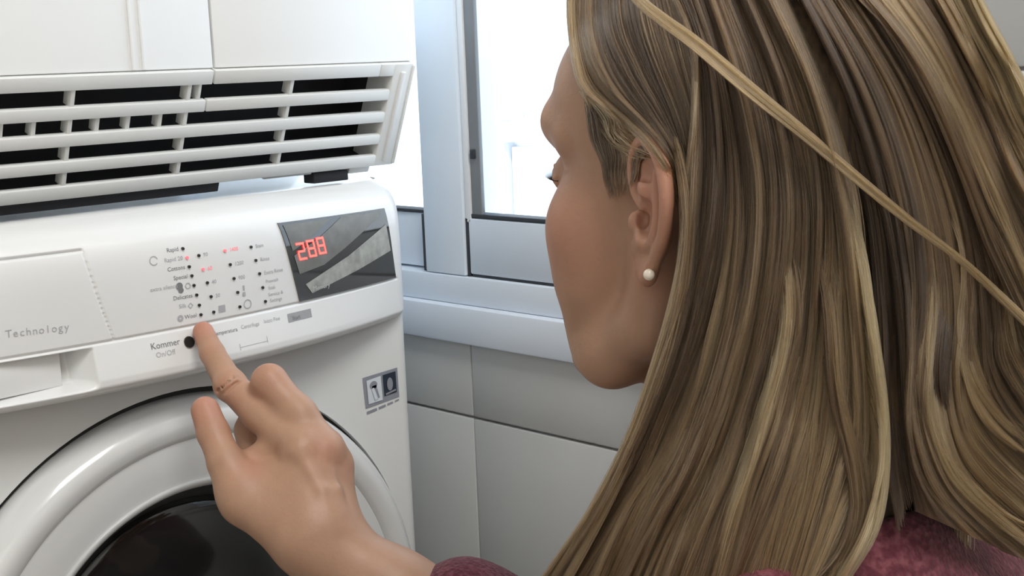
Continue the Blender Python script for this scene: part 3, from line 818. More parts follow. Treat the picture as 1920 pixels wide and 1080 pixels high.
# ---- right hand: joints from where each sits over the panel, depths in metres along the view
def J(px, py, d): return at_depth(px, py, d)
tipS = surf(380, 622); TIPD = float(tipS @ ROT[2])
def build_arm():
    tip = J(381, 622, TIPD - .0085); 
    I = [tip, J(398, 662, TIPD - .022), J(432, 722, TIPD - .040), J(487, 778, TIPD - .058), J(566, 842, .905)]
    M_ = [J(505, 716, .925), J(560, 778, .918), J(606, 846, .912)]
    wrist = J(606, 1016, .895)
    pts = np.array(I + M_ + [wrist]); ax = J(1180, 1310, .83)
    elbow = np.array([.585, .49, .548])
    elbow = J(1250, 1340, .95)
    allp = np.vstack([pts, elbow[None], J(355, 745, .93)[None]])
    g = SDF(allp.min(0) - .05, allp.max(0) + .05, .00125)
    # palm: metacarpals
    w1 = J(583, 1000, .893); w2 = J(627, 1004, .899)
    mcpR, mcpP = J(626, 872, .921), J(624, 920, .937)
    g.chain([w1, I[4]], [.0190, .0150], .010); g.chain([w1, M_[2]], [.0185, .0145], .012); g.chain([w2, mcpR], [.0180, .0125], .010); g.chain([w2, mcpP], [.0170, .0125], .010)
    g.cone(J(520, 930, .903), J(590, 900, .918), .020, .018, .014)
    g.ell(J(565, 930, .915), (.026, .020, .028), .014)
    # index finger
    g.chain([I[4], I[3], I[2]], [.0138, .0118, .0108], .005)
    g.cone(I[2], I[1], .0106, .0090, .0025)
    g.cone(I[1], I[0], .0090, .0076, .0025)
    g.ell(I[2] - ROT[2] * .001, (.0116, .0116, .0116), .004)
    # middle finger folded under
    g.chain([M_[2], M_[1], M_[0]], [.0140, .0122, .0120], .006)
    mid = J(478, 762, .943); g.chain([M_[0], J(488, 748, .944), J(468, 806, .946), J(472, 850, .935)], [.0118, .0100, .0100, .0100], .005)
    # ring and little fingers folded behind the palm
    r1 = J(590, 812, .950); g.chain([mcpR, J(612, 838, .935), r1], [.0125, .0115, .0112], .006); g.chain([r1, J(560, 842, .974), J(580, 890, .965)], [.0105, .0092, .0085], .003)
    p1 = J(612, 880, .966); g.chain([mcpP, p1], [.0115, .0100], .005); g.chain([p1, J(590, 900, .982), J(600, 940, .972)], [.0092, .0084, .0078], .003)
    # thumb
    T = [J(385, 770, .918), J(400, 812, .912), J(424, 868, .904), J(463, 938, .899), J(560, 1010, .893)]
    g.chain([T[4], T[3]], [.0190, .0165], .012); g.chain([T[3], T[2]], [.0165, .0128], .008); g.cone(T[2], T[1], .0122, .0108, .003); g.cone(T[1], T[0], .0112, .0100, .003)
    g.cone(J(452, 920, .903), J(500, 900, .912), .014, .014, .012)      # web between thumb and index
    g.cone(J(464, 868, .916), J(520, 840, .917), .0085, .012, .006)
    # tendons over the back of the hand, knuckles
    nb = -ROT[2]
    g.chain([I[4] + nb * .0125, J(604, 920, .8845), J(624, 988, .8800)], [.0042, .0030, .0030], .005)
    g.chain([M_[2] + nb * .0120, J(630, 920, .8900), J(635, 988, .8825)], [.0040, .0026, .0026], .0045)
    g.chain([mcpR + nb * .0088, J(648, 930, .906), J(640, 985, .889)], [.0036, .0022, .0024], .005)
    g.ell(M_[2] + nb * .006, (.011, .011, .011), .006); g.ell(mcpR + nb * .005, (.0095, .0095, .0095), .006); g.ell(I[4] + nb * .004, (.012, .012, .012), .006)
    # wrist and forearm
    w = J(606, 1022, .896)
    fo = J(738, 1108, .890); f2 = J(960, 1225, .905)
    g.chain([J(590, 990, .896), w, fo, f2, elbow], [.0250, .0232, .0262, .034, .040], .014)
    g.cone(J(570, 1010, .898), J(700, 1095, .890), .018, .021, .012)
    # knuckle creases on the index finger
    for c_, rr in ((I[2], .0124),):
        axd = (I[1] - I[2]); axd = axd / np.linalg.norm(axd); side = np.cross(axd, nb); side /= np.linalg.norm(side)
        for o in (-.0030, .0016):
            q = c_ + axd * o
            P = [q + (side * math.sin(a) + np.cross(side, axd) * -math.cos(a) * 1) * rr for a in np.linspace(-.9, .9, 7)]
            P = [q + (side * math.sin(a) + nb * math.cos(a)) * (rr - .0004) for a in np.linspace(-.8, .8, 7)]
            g.chain(P, .0002, .0022, 'sub', sp=3)
    V, F = g.mesh(); V = relax(V, F, 1, .35)
    red = np.zeros(len(V))
    for c_, r, a in ((I[0], .013, .75), (I[1] + nb * .006, .008, .25), (I[2] + nb * .008, .009, .3), (M_[2] + nb * .01, .012, .42), (mcpR + nb * .008, .011, .55), (M_[0], .016, .35), (T[0], .018, .55), (T[1], .014, .3), (J(470, 890, .90), .013, .35)):
        red = np.maximum(red, a * np.exp(-((V - c_) ** 2).sum(1) / r ** 2))
    return V, F, red, I, T, elbow

hV, hF, hr = build_head(); hV = H2W(hV)
aV, aF, ar, IDX, THB, ELB = build_arm()
body = fast_mesh('body', np.r_[hV, aV], np.r_[hF, aF + len(hV)], M_skin, None, np.r_[hr, ar]); kid(body, wo)
# finger nails: thin curved plates on the thumb and index finger
M_nail = mat('nail', (.62, .36, .30), .25, coat=.4)
def nail(base, tip, up, w, L):
    ax_ = tip - base; ax_ /= np.linalg.norm(ax_); up = up - ax_ * (up @ ax_); up /= np.linalg.norm(up); sd = np.cross(ax_, up)
    V = []; F = []; n = 8; k = 6
    for j in range(k + 1):
        for i in range(n + 1):
            a = (i / n - .5) * 1.9; t = j / k
            ww = w * (1 - .25 * abs(2 * t - 1) ** 3)
            V.append(tip + ax_ * (-L + L * 1.15 * t) + sd * ww * math.sin(a) + up * (w * (math.cos(a)) - .0002))
    F = [(j * (n + 1) + i, j * (n + 1) + i + 1, (j + 1) * (n + 1) + i + 1, (j + 1) * (n + 1) + i) for j in range(k) for i in range(n)]
    return mesh_obj('finger_nail', V, F, M_nail, None, True)
nb = -ROT[2]
# ---- pearl ear stud
pe = at_depth(1216, 515, .64)
V, F = [], []
bm = bmesh.new()
bmesh.ops.create_uvsphere(bm, u_segments=20, v_segments=12, radius=.0029)
es = bm_obj('earring', bm, M_pearl, None, True)
HR3 = Matrix(HR.tolist())

from mathutils.bvhtree import BVHTree
head_bvh = BVHTree.FromPolygons([tuple(v) for v in hV], [tuple(f) for f in hF])
def hit_depth(px, py):
    r = Vector(ray(px, py)); L = r.length; h = head_bvh.ray_cast(Vector(CAM), r / L)
    return None if h[0] is None else h[3] / L
d_ = hit_depth(1217, 515) or .64
pe = at_depth(1217, 515, d_ - .0018)
for v in es.data.vertices: v.co = v.co + Vector(pe)
kid(es, wo)
# eyes and brows
def sphere(name, c, r, m, parent=wo):
    bm = bmesh.new(); bmesh.ops.create_uvsphere(bm, u_segments=24, v_segments=16, radius=r, matrix=Matrix.Translation(Vector(c))); return kid(bm_obj(name, bm, m, None, True), parent)
M_eye = mat('eye_white', (.75, .72, .68), .15, coat=.6); M_iris = mat('iris_brown', (.10, .055, .03), .1, coat=.8)
for s_ in (-1, 1):
    e = sphere('eye', H2W((s_ * .032, .0765, .0125)), .0115, M_eye)
    ir = sphere('iris', H2W((s_ * .032, .0835, .0120)), .0054, M_iris); ir.parent = e; ir.location = (0, 0, 0)

# strands ------------------------------------------------------------------
def strands(name, P, rad, tint, parent=wo, m=M_hair):
    """P: (n, k, 3) world points; rad (k,) profile; tint (n,)"""
    n, k, _ = P.shape; c = bpy.data.hair_curves.new(name); c.add_curves([k] * n)
    c.attributes['position'].data.foreach_set('vector', np.ascontiguousarray(P, np.float32).ravel()) if 'position' in c.attributes else None
    a = c.attributes.get('radius') or c.attributes.new('radius', 'FLOAT', 'POINT')
    a.data.foreach_set('value', np.broadcast_to(np.asarray(rad, np.float32), (n, k)).ravel().copy())
    tint = np.asarray(tint, np.float32)
    if tint.ndim == 1: tint = np.repeat(tint[:, None], k, 1)
    t = c.attributes.new('tint', 'FLOAT', 'POINT'); t.data.foreach_set('value', np.ascontiguousarray(tint).ravel())
    c.materials.append(m); o = bpy.data.objects.new(name, c); link(o); return kid(o, parent) if parent is wo else o

def cr(P, n):
    """Catmull-Rom resample, arrays (k, d) -> (n, d)"""
    P = np.array(P, float); k = len(P); t = np.linspace(0, k - 1 - 1e-6, n); i = t.astype(int); f = (t - i)[:, None]
    g = lambda j: P[np.clip(j, 0, k - 1)]
    p0, p1, p2, p3 = g(i - 1), g(i), g(i + 1), g(i + 2)
    return .5 * (2 * p1 + (p2 - p0) * f + (2 * p0 - 5 * p1 + 4 * p2 - p3) * f ** 2 + (3 * p1 - p0 - 3 * p2 + p3) * f ** 3)

# envelope of the head of hair: an ellipsoid over the skull that continues downwards as a draped column
GX = np.arange(900, 2161, 20.); GY = np.arange(-300, 1301, 20.)
def envelope():
    px, py = np.meshgrid(GX, GY); R_ = ((px - 960) / FPX)[..., None] * ROT[0] + ((py - 540) / FPX)[..., None] * ROT[1] + ROT[2]
    ts = np.linspace(.48, .90, 106); best = np.full(px.shape, 9.); bt = np.zeros(px.shape); hit = np.full(px.shape, -1.)
    for t in ts:
        Q = (CAM + R_ * t - HC) @ HR
        z = Q[..., 2] - .045; zu = np.maximum(z, 0); zd = np.maximum(-z, 0)
        ax_ = .089 + .10 * zd ** 1.4; ay_ = .110 + .06 * zd
        f = np.sqrt((Q[..., 0] / ax_) ** 2 + ((Q[..., 1] + .012) / ay_) ** 2 + (zu / .098) ** 2) - 1
        mk = (hit < 0) & (f < 0); hit[mk] = t; b = f < best; best[b] = f[b]; bt[b] = t
    D = np.where(hit > 0, hit, bt)
    for _ in range(12):
        E_ = np.pad(D, 1, mode='edge'); D = .2 * (E_[1:-1, 1:-1] + E_[:-2, 1:-1] + E_[2:, 1:-1] + E_[1:-1, :-2] + E_[1:-1, 2:])
    return D
ENV = envelope()
def env(px, py):
    x = np.clip((np.asarray(px) - GX[0]) / 20, 0, len(GX) - 1.001); y = np.clip((np.asarray(py) - GY[0]) / 20, 0, len(GY) - 1.001)
    i = x.astype(int); j = y.astype(int); fx = x - i; fy = y - j
    return (ENV[j, i] * (1 - fx) + ENV[j, i + 1] * fx) * (1 - fy) + (ENV[j + 1, i] * (1 - fx) + ENV[j + 1, i + 1] * fx) * fy
# the same for the face and skull, for the hair that lies close on them
HX = np.arange(980, 1361, 12.); HY = np.arange(-60, 641, 12.)
HD = np.array([[hit_depth(x, y) or np.nan for x in HX] for y in HY])
PXg, PYg = np.meshgrid(HX, HY); E0_ = env(PXg, PYg)
HD = np.where(np.isnan(HD), E0_ + .03, HD)
for _ in range(6):
    q_ = np.pad(HD, 1, mode='edge'); HD = .2 * (q_[1:-1, 1:-1] + q_[:-2, 1:-1] + q_[2:, 1:-1] + q_[1:-1, :-2] + q_[1:-1, 2:])
def near(px, py):
    x = np.clip((np.asarray(px) - HX[0]) / 12, 0, len(HX) - 1.001); y = np.clip((np.asarray(py) - HY[0]) / 12, 0, len(HY) - 1.001)
    i = x.astype(int); j = y.astype(int); fx = x - i; fy = y - j
    return (HD[j, i] * (1 - fx) + HD[j, i + 1] * fx) * (1 - fy) + (HD[j + 1, i] * (1 - fx) + HD[j + 1, i + 1] * fx) * fy
def world_pts(px, py, d):
    R_ = ((px - 960) / FPX)[..., None] * ROT[0] + ((py - 540) / FPX)[..., None] * ROT[1] + ROT[2]
    return CAM + R_ * d[..., None]

NP = 26
def sheet(name, guides, n, clumps, dz=0, dzr=.004, tints=((0, .5), (1, .5)), tvar=.13, spread=.6, wav=4.0, dfun=env, rad=.00025, cpx=None, thick=.0025, shell=None, tip=.25, rs=1, cross=.010, fade=0, grad=None, trim=.1, crown=False):
    rg = np.random.default_rng(rs)
    G = np.array([cr(g, NP) for g in guides]); K = len(guides)            # (K, NP, 2)
    t = np.linspace(0, 1, NP)
    def nz(nu, nt, amp):
        T_ = rg.normal(0, amp, (nu + 3, nt + 3))
        def f(u, v):
            x = np.clip(u, 0, 1) * nu; y = np.clip(v, 0, 1) * nt; i = x.astype(int); j = y.astype(int); fx = x - i; fy = y - j
            fx = fx * fx * (3 - 2 * fx); fy = fy * fy * (3 - 2 * fy)
            return (T_[i, j] * (1 - fx) + T_[i + 1, j] * fx) * (1 - fy) + (T_[i, j + 1] * (1 - fx) + T_[i + 1, j + 1] * fx) * fy
        return f
    cc = np.sort(np.r_[rg.uniform(0, 1, clumps), rg.uniform(0, 1, clumps // 2)])
    u0 = rg.uniform(0, 1, n); ki = np.clip(np.searchsorted(cc, u0), 1, len(cc) - 1); lo_, hi_ = cc[ki - 1], cc[ki]
    ctr = np.where(u0 - lo_ < hi_ - u0, lo_, hi_); pull = rg.uniform(.1, .75, n) * np.where(np.abs(ctr - u0) < 1.5 / clumps, 1, .3)
    tt = t[None]
    u = u0[:, None] + (ctr - u0)[:, None] * pull[:, None] * (.15 + .85 * tt ** 1.3) + rg.normal(0, .35 * spread / clumps, (n, 1)) + rg.normal(0, cross, (n, 1)) * (tt - .35)
    u = np.clip(u, 0, 1)
    x = u * (K - 1); i = np.clip(np.floor(x).astype(int), 0, K - 2); f = (x - i)[..., None]; J_ = np.arange(NP)[None]
    g_ = lambda j: G[np.clip(j, 0, K - 1), J_]
    p = g_(i) * (1 - f) + g_(i + 1) * f                                  # linear across, smooth along
    w1, w2 = nz(max(3, clumps // 4), 4, wav), nz(clumps, 6, wav * .5)
    off = (w1(u, tt + 0 * u) + w2(u, tt + 0 * u)) * (.25 + tt)
    off = off + rg.normal(0, 1.6, (n, 1)) * np.sin(rg.uniform(0, 6.28, (n, 1)) + tt * rg.uniform(2, 8, (n, 1))) + rg.normal(0, 1.6, (n, 1))
    px = p[..., 0] + off; py = p[..., 1] + off * .25
    dzz = dz(u, tt) if callable(dz) else dz
    z1, z2, z3 = nz(max(2, clumps // 4), 3, dzr), nz(clumps, 5, dzr * .6), nz(clumps * 3, 8, dzr * .22)
    d = dfun(px, py) + dzz + z1(u, tt + 0 * u) + z2(u, tt + 0 * u) + z3(u, tt + 0 * u) + rg.normal(0, thick * .6, (n, 1))
    P = world_pts(px, py, d)
    a1, a2, a3 = nz(max(2, clumps // 5), 1, tvar * .6), nz(clumps, 1, tvar * .7), nz(clumps * 3, 1, tvar * .6)
    uu_ = u0; zz_ = np.full(n, .3)
    tn = np.clip(np.interp(u0, *zip(*tints)) + a1(uu_, zz_) + a2(uu_, zz_) + a3(uu_, zz_) + rg.normal(0, .10, n), 0, 1)
    if grad: tn = np.clip(tn[:, None] + np.interp(py, grad[0], grad[1]) + nz(clumps, 5, .07)(u, tt + 0 * u), 0, 1)
    if fade:
        t0 = rg.uniform(0, fade, n)[:, None]; q_ = (t0 + (rg.uniform(1 - trim, 1, (n, 1)) - t0) * tt) * (NP - 1); i_ = np.clip(q_.astype(int), 0, NP - 2); f_ = (q_ - i_)[..., None]; r_ = np.arange(n)[:, None]
        P = P[r_, i_] * (1 - f_) + P[r_, i_ + 1] * f_
        P = P + (ROT[2] * .012) * (np.clip(1 - tt / .18, 0, 1) ** 2)[..., None]
    tk = t
    if crown:                                  # carry the strands on over the top of the head to the parting
        h0 = (P[:, 0] - HC) @ HR; c0 = np.array([0, -.012, .045]); rr = np.array([.089, .110, .098])
        d0 = (h0 - c0) / rr; f0 = np.linalg.norm(d0, axis=1, keepdims=True); e0 = d0 / f0
        C_ = np.c_[.10 + rg.normal(0, .06, n), np.clip(e0[:, 1] * .55, -.55, .8) + rg.normal(0, .03, n), np.full(n, 1.0)]; C_ /= np.linalg.norm(C_, axis=1, keepdims=True)
        pre = []
        for w_ in (1, .8, .6, .4, .2):
            e_ = e0 * (1 - w_) + C_ * w_; e_ /= np.linalg.norm(e_, axis=1, keepdims=True); pre.append(H2W(c0 + e_ * rr * (f0 * (1 - w_) + 1.0 * w_)))
        P = np.concatenate([np.stack(pre, 1), P], 1); tk = np.r_[np.zeros(5), t]
        if tn.ndim == 2: tn = np.concatenate([np.repeat(tn[:, :1], 5, 1), tn], 1)
    rp = rad * np.interp(tk, [0, .1, .75, 1], [1, 1, .9, tip])
    strands(name, P, rp, tn)
    if shell:
        uu = np.linspace(0, 1, (K - 1) * 4 + 1); xx = uu * (K - 1); ii = np.clip(np.floor(xx).astype(int), 0, K - 2); ff = (xx - ii)[:, None, None]
        q = (G[ii] * (1 - ff) + G[ii + 1] * ff)[:, :int(NP * .86)]; tq = tt[:, :int(NP * .86)]; dd = dfun(q[..., 0], q[..., 1]) + (dz(uu[:, None], tq) if callable(dz) else dz) + shell
        a = world_pts(q[..., 0], q[..., 1], dd); b = world_pts(q[..., 0], q[..., 1], dd + .010)
        A, B = a.shape[:2]; idx = np.arange(A * B).reshape(A, B); Fq = np.stack([idx[:-1, :-1], idx[1:, :-1], idx[1:, 1:], idx[:-1, 1:]], -1).reshape(-1, 4)
        k = A * B; per = list(idx[:, 0]) + list(idx[-1, 1:]) + list(idx[-2::-1, -1]) + list(idx[0, -2:0:-1])
        side = [(a_, b_, b_ + k, a_ + k) for a_, b_ in zip(per, per[1:] + per[:1])]
        fast_kid('hair_underlayer', np.r_[a.reshape(-1, 3), b.reshape(-1, 3)], np.r_[Fq, Fq[:, ::-1] + k, np.array(side)], M_hairbase)
def fast_kid(name, V, F, m): return kid(fast_mesh(name, V, F, m), wo)

A_G = [[(1205, -110), (1290, 60), (1304, 200), (1294, 330), (1281, 430), (1266, 540), (1238, 660), (1190, 800), (1118, 950), (1015, 1110)],
       [(1240, -110), (1312, 80), (1330, 250), (1322, 420), (1298, 560), (1262, 700), (1206, 850), (1130, 985), (1045, 1130)],
       [(1270, -110), (1345, 120), (1375, 320), (1365, 520), (1325, 680), (1265, 830), (1195, 970), (1120, 1140)],
       [(1300, -110), (1390, 140), (1430, 350), (1420, 560), (1375, 740), (1312, 890), (1252, 1010), (1200, 1140)],
       [(1340, -110), (1440, 140), (1490, 360), (1482, 580), (1440, 760), (1385, 920), (1325, 1140)],
       [(1380, -110), (1500, 150), (1550, 360), (1557, 590), (1545, 770), (1500, 930), (1440, 1140)],
       [(1420, -110), (1540, 150), (1600, 380), (1622, 600), (1642, 780), (1646, 900), (1616, 1010), (1560, 1130)]]
GRD = ([0, 150, 400, 650, 1000], [-.14, -.12, -.06, .04, .08])
sheet('hair', A_G, 24000, 60, crown=True, tints=((0, .60), (.05, .50), (.10, .24), (.2, .36), (.38, .40), (.5, .50), (.6, .38), (.75, .50), (.9, .58), (.96, .72), (1, .80)), shell=.011, rs=3, dzr=.0050, wav=7, cross=.045, grad=GRD)
sheet('hair_lock', [[(1520, 380), (1548, 560), (1560, 720), (1590, 860), (1600, 960), (1570, 1040), (1520, 1100), (1500, 1150)], [(1545, 380), (1572, 560), (1588, 720), (1622, 860), (1630, 965), (1600, 1050), (1550, 1120), (1530, 1160)]], 1300, 6, fade=.5, dz=-.004, tints=((0, .5), (1, .6)), tvar=.12, rs=31)
sheet('hair_lock', [[(1450, 420), (1462, 600), (1420, 780), (1370, 940), (1310, 1140)], [(1485, 420), (1500, 600), (1460, 780), (1410, 940), (1350, 1140)]], 1300, 6, fade=.5, dz=-.004, tints=((0, .66), (1, .62)), tvar=.10, rs=32, cross=.1)
sheet('hair_lock', [[(1590, 330), (1612, 480), (1630, 620), (1648, 760), (1652, 880), (1630, 990), (1580, 1080), (1540, 1140)],
       [(1600, 330), (1626, 480), (1644, 620), (1662, 760), (1664, 880), (1642, 990), (1595, 1080), (1560, 1140)]], 1300, 6, fade=.45, dz=-.010, tints=((0, .75), (1, .9)), tvar=.05, rs=5)
B_G = [[(1450, -110), (1580, 150), (1655, 380), (1690, 600), (1695, 760), (1704, 880), (1720, 960)],
       [(1480, -110), (1640, 150), (1720, 380), (1742, 560), (1732, 700), (1742, 820), (1800, 940), (1945, 1060)],
       [(1520, -110), (1690, 150), (1780, 380), (1812, 560), (1806, 700), (1838, 830), (1950, 950)],
       [(1560, -110), (1730, 150), (1830, 380), (1874, 560), (1884, 680), (1970, 810)],
       [(1620, -110), (1780, 150), (1880, 380), (1970, 560), (2040, 700)]]
sheet('hair', B_G, 13000, 40, crown=True, cross=.03, grad=GRD, dz=.003, tints=((0, .12), (.15, .30), (.3, .45), (.6, .42), (1, .5)), tvar=.17, rs=8, shell=None, wav=5)
B2 = [[(1420, -110), (1560, 150), (1620, 380), (1645, 600), (1652, 760), (1664, 900), (1676, 1010)],
      [(1480, -110), (1640, 150), (1720, 380), (1742, 560), (1732, 700), (1742, 790), (1760, 840)],
      [(1560, -110), (1740, 150), (1830, 380), (1870, 520), (1876, 640), (1920, 740)],
      [(1620, -110), (1790, 150), (1890, 380), (1980, 560)]]
sheet('hair', B2, 8000, 40, fade=.001, trim=.35, dz=.009, tints=((0, .10), (1, .25)), tvar=.12, rs=9, shell=.006, wav=5)
CURL = [[(1700, 330), (1732, 450), (1736, 560), (1722, 680), (1728, 800), (1765, 890), (1830, 960), (1900, 1010), (1990, 1040)],
        [(1715, 330), (1746, 450), (1750, 560), (1742, 680), (1752, 790), (1792, 872), (1850, 935), (1910, 975), (1990, 1000)]]
sheet('hair_lock', CURL, 2400, 7, fade=.4, dz=.004, tints=((0, .6), (1, .75)), tvar=.08, rs=10)
CURL2 = [[(1765, 330), (1795, 430), (1802, 520), (1795, 620), (1812, 720), (1860, 800), (1930, 860), (2000, 890)],
         [(1785, 330), (1815, 430), (1824, 520), (1822, 620), (1842, 700), (1885, 765), (1940, 805), (2000, 830)]]
sheet('hair_lock', CURL2, 1700, 7, fade=.4, dz=.003, tints=((0, .6), (1, .7)), tvar=.10, rs=11)
CURL3 = [[(1835, 380), (1862, 470), (1870, 560), (1880, 650), (1905, 720), (1960, 780)], [(1855, 380), (1885, 470), (1892, 560), (1905, 640), (1932, 700), (1980, 740)]]
sheet('hair_lock', CURL3, 1000, 5, fade=.4, dz=.004, tints=((0, .65), (1, .7)), rs=12)
D_G = [[(1500, -110), (1650, 40), (1735, 170), (1800, 320), (1850, 460), (1905, 580), (1960, 680)],
       [(1600, -110), (1720, 50), (1795, 180), (1856, 320), (1910, 460), (1970, 580)],
       [(1700, -110), (1790, 50), (1850, 170), (1905, 290), (1975, 420)],
       [(1790, -110), (1850, 20), (1895, 110), (1945, 215), (2000, 320)]]
sheet('hair', D_G, 11000, 30, crown=True, cross=.02, dz=-.006, tints=((0, .45), (.3, .72), (.5, .45), (.75, .60), (1, .85)), tvar=.14, rs=14, shell=.010)
C_G = [[(1120, -90), (1195, 8), (1300, 92), (1400, 178), (1500, 256), (1600, 338), (1700, 418), (1800, 492), (1870, 560), (1970, 660)],
       [(1140, -95), (1205, -6), (1312, 74), (1414, 160), (1512, 242), (1610, 326), (1708, 408), (1806, 484), (1878, 550), (1978, 650)]]
sheet('hair_lock', C_G, 1100, 4, cross=.2, dz=-.016, dzr=.001, tints=((0, .66), (1, .74)), tvar=.08, wav=1.6, rs=15, thick=.0012)
C2 = [[(1150, -90), (1240, 20), (1340, 95), (1440, 150)], [(1170, -95), (1260, 5), (1370, 80), (1460, 130)]]
ef = lambda px, py: np.minimum(near(px, py) - .006, env(px, py) + .02)
E_G = [[(1078, -110), (1066, 0), (1072, 90), (1088, 158), (1125, 196), (1175, 238), (1222, 285), (1262, 345), (1284, 420)],
       [(1110, -110), (1096, 0), (1104, 90), (1140, 165), (1200, 225), (1248, 280), (1280, 350), (1294, 440)],
       [(1150, -110), (1150, 40), (1185, 130), (1235, 210), (1275, 290), (1300, 380), (1306, 480)],
       [(1235, -110), (1285, 40), (1316, 180), (1326, 320), (1324, 430), (1314, 540)]]
sheet('hair', E_G, 9000, 26, crown=True, cross=.02, dz=-.003, dzr=.002, tints=((0, .55), (.15, .50), (.3, .30), (.6, .26), (1, .22)), tvar=.14, dfun=ef, rs=17, thick=.0015, wav=2, shell=.006)
F_G = [[(1094, 160), (1104, 220), (1124, 300), (1150, 376)], [(1120, 170), (1140, 240), (1160, 310), (1166, 380)],
       [(1150, 200), (1172, 250), (1184, 310), (1180, 365)], [(1180, 235), (1196, 268), (1200, 300), (1194, 335)]]
sheet('hair', F_G, 1500, 9, dz=.003, dzr=.0015, fade=.3, trim=.5, tints=((0, .26), (1, .22)), tvar=.16, dfun=ef, rs=18, thick=.0015, wav=5, tip=.1, cross=.12, rad=.00022)
sheet('hair', [[(1090, 172), (1110, 215), (1135, 262), (1168, 290), (1205, 300)], [(1110, 180), (1150, 215), (1180, 245), (1200, 265), (1222, 290)]], 50, 5, dz=.001, tints=((0, .6), (1, .6)), dfun=ef, rs=28, wav=8, tip=.2, cross=.3, rad=.00022)
# light edge of the mass that runs past the ear down the neck
sheet('hair_lock', [[(1268, 250), (1280, 340), (1281, 430), (1266, 540), (1236, 660), (1188, 800), (1124, 930), (1040, 1080), (1010, 1120)],
       [(1276, 250), (1290, 340), (1292, 430), (1280, 545), (1252, 670), (1206, 810), (1146, 940), (1068, 1085), (1035, 1125)]], 1600, 5, dz=-.004, fade=.3, tints=((0, .62), (1, .6)), tvar=.06, rs=19)
# skull cap of hair under the strands, closed on the far side too
g = SDF((-.125, -.17, -.26), (.125, .10, .17), .0035)
g.ell((0, -.012, .046), (.078, .095, .084), .01)
g.cone((0, -.028, .03), (0, -.050, -.20), .074, .056, .03)
g.cone((.050, -.02, .02), (.062, -.03, -.20), .030, .026, .02)
g.ell((0, .110, -.02), (.12, .090, .100), .006, 'sub')
g.ell((-.085, .010, -.05), (.058, .066, .115), .006, 'sub')
cV, cF = g.mesh(); fast_kid('hair_underlayer', H2W(cV), cF, M_hairbase)
# far-side strands
u_ = rng.uniform(0, 1, 5000); far = []
ang = np.interp(u_, [0, 1], [math.radians(-75), math.radians(55)]); t = np.linspace(0, 1, 16)
phi = np.clip(t * 2.3, 0, 1) * math.pi / 2
X_ = .090 * np.sin(phi)[None] * np.cos(ang)[:, None]; Y_ = -.014 + .108 * np.sin(phi)[None] * np.sin(ang)[:, None]; Z_ = .046 + .095 * np.cos(phi)[None] - np.maximum(t - .43, 0)[None] * rng.uniform(.38, .46, 5000)[:, None]
X_ = X_ + rng.normal(0, .003, (5000, 1)); Y_ = np.minimum(Y_ + rng.normal(0, .003, (5000, 1)), .05)
strands('hair', H2W(np.stack([X_, Y_, np.broadcast_to(Z_, X_.shape)], -1)), .0004, np.clip(rng.normal(.45, .12, 5000), 0, 1))
# brow and lashes
def hairlets(name, items, rad, tint, m=M_hair):
    P = np.array([cr(i, 8) for i in items]); strands(name, P, rad * np.linspace(1, .3, 8), np.full(len(P), tint), m=m)
it = []
for s_ in (-1, 1):
    for q in np.linspace(0, 1, 22):
        a = np.array([s_ * (.018 + .030 * q), .0885 - .014 * q ** 2, .0150 - .004 * q]); it.append([H2W(a), H2W(a + (s_ * .002 * q, .003, .0005)), H2W(a + (s_ * .004 * q, .006, .0025))])
hairlets('eyelashes', it, .0003, .0, M_rubber)
it = []
for s_ in (-1, 1):
    for q in rng.uniform(0, 1, 160):
        a = np.array([s_ * (.012 + .038 * q), .0985 - .027 * q ** 2, .037 + .010 * q - .008 * q * q + rng.normal(0, .0016)]); it.append([H2W(a), H2W(a + (s_ * .003, .0012, .001)), H2W(a + (s_ * .006, -.0005, .001))])
hairlets('eyebrow', it, .0003, .2)

# clothes ------------------------------------------------------------------
g = SDF((-.30, -.33, -.95 + .0), (.30, .33, -.09), .005)
SR, SL = (.152, -.060, -.245), (-.152, -.060, -.245)
elR = np.linalg.inv(HR) @ (ELB - HC); cuffW = at_depth(868, 1150, .888); cuR = np.linalg.inv(HR) @ (cuffW - HC)
elL = np.array([-.235, .02, -.50]); cuL = np.array([-.17, .22, -.585])
g.cone(SL, SR, .062, .062, .03)
g.ell((0, -.075, -.30), (.165, .095, .14), .03); g.ell((0, -.06, -.46), (.140, .090, .16), .03); g.ell((0, -.05, -.62), (.165, .11, .11), .03)
for s_ in (-1, 1): g.cone((s_ * .04, -.06, -.205), (s_ * .14, -.065, -.235), .045, .055, .03); g.ell((s_ * .07, .02, -.36), (.06, .05, .06), .03)
g.cone((0, -.055, -.185), (0, -.06, -.26), .066, .085, .02)
g.cone(SR, elR, .058, .050, .025); g.cone(elR, cuR, .048, .0375, .015)
g.cone(SL, elL, .058, .050, .025); g.cone(elL, cuL, .048, .038, .015)
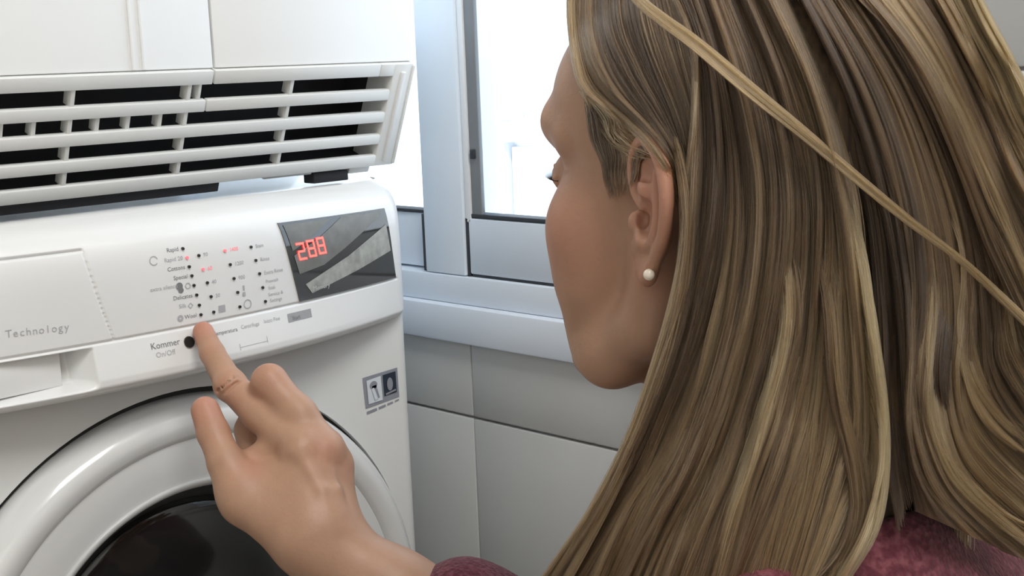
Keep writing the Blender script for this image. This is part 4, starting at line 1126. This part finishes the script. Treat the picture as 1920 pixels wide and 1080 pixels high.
d_ = (cuR - elR) / np.linalg.norm(cuR - elR)
g.cone(cuR - d_ * .012, cuR - d_ * .004, .0395, .039, .002)
g.ell((0, -.045, -.14), (.058, .062, .05), .006, 'sub')
sV, sF = g.mesh(); sV = H2W(relax(sV, sF, 1)); sweater = fast_kid('sweater', sV, sF, M_knit)
# jeans: kneeling, sitting back on the heels
g = SDF((-.30, -.30, -.96), (.30, .42, -.55), .006)
g.ell((0, -.05, -.68), (.170, .125, .095), .03)
for s_ in (-1, 1):
    g.cone((s_ * .09, -.04, -.70), (s_ * .125, .30, -.815), .088, .060, .03)
    g.cone((s_ * .125, .30, -.81), (s_ * .11, -.10, -.835), .056, .040, .01)
jV, jF = g.mesh(); jV = H2W(jV); jV[:, 2] = np.maximum(jV[:, 2], .004); fast_kid('jeans', jV, jF, M_jeans)
for s_ in (-1, 1):
    g = SDF((min(s_ * .03, s_ * .2), -.36, -.96), (max(s_ * .03, s_ * .2), -.05, -.75), .004)
    g.cone((s_ * .11, -.10, -.830), (s_ * .105, -.15, -.835), .036, .034, .01); g.cone((s_ * .105, -.15, -.835), (s_ * .10, -.29, -.848), .036, .022, .01)
    kV, kF = g.mesh(); kV = H2W(kV); kV[:, 2] = np.maximum(kV[:, 2], .004); fast_kid('sock', kV, kF, M_sock)
# left hand resting on the thigh
g = SDF((-.26, .14, -.68), (-.06, .36, -.52), .003)
g.cone(cuL, (-.155, .26, -.600), .026, .022, .01); g.ell((-.145, .285, -.612), (.038, .045, .016), .01)
for i_, (fx_, L_) in enumerate(((-.170, .060), (-.152, .072), (-.134, .076), (-.116, .066))):
    g.chain([(fx_, .31, -.612), (fx_ + .006, .31 + L_ * .5, -.622), (fx_ + .012, .31 + L_ * .62, -.645)], [.0095, .0085, .0072], .004)
g.chain([(-.120, .255, -.61), (-.095, .285, -.622), (-.082, .310, -.63)], [.013, .0105, .0085], .006)
lV, lF = g.mesh(); hand_l = fast_mesh('left_hand', H2W(lV), lF, M_skin, None, np.zeros(len(lV))); kid(hand_l, wo)
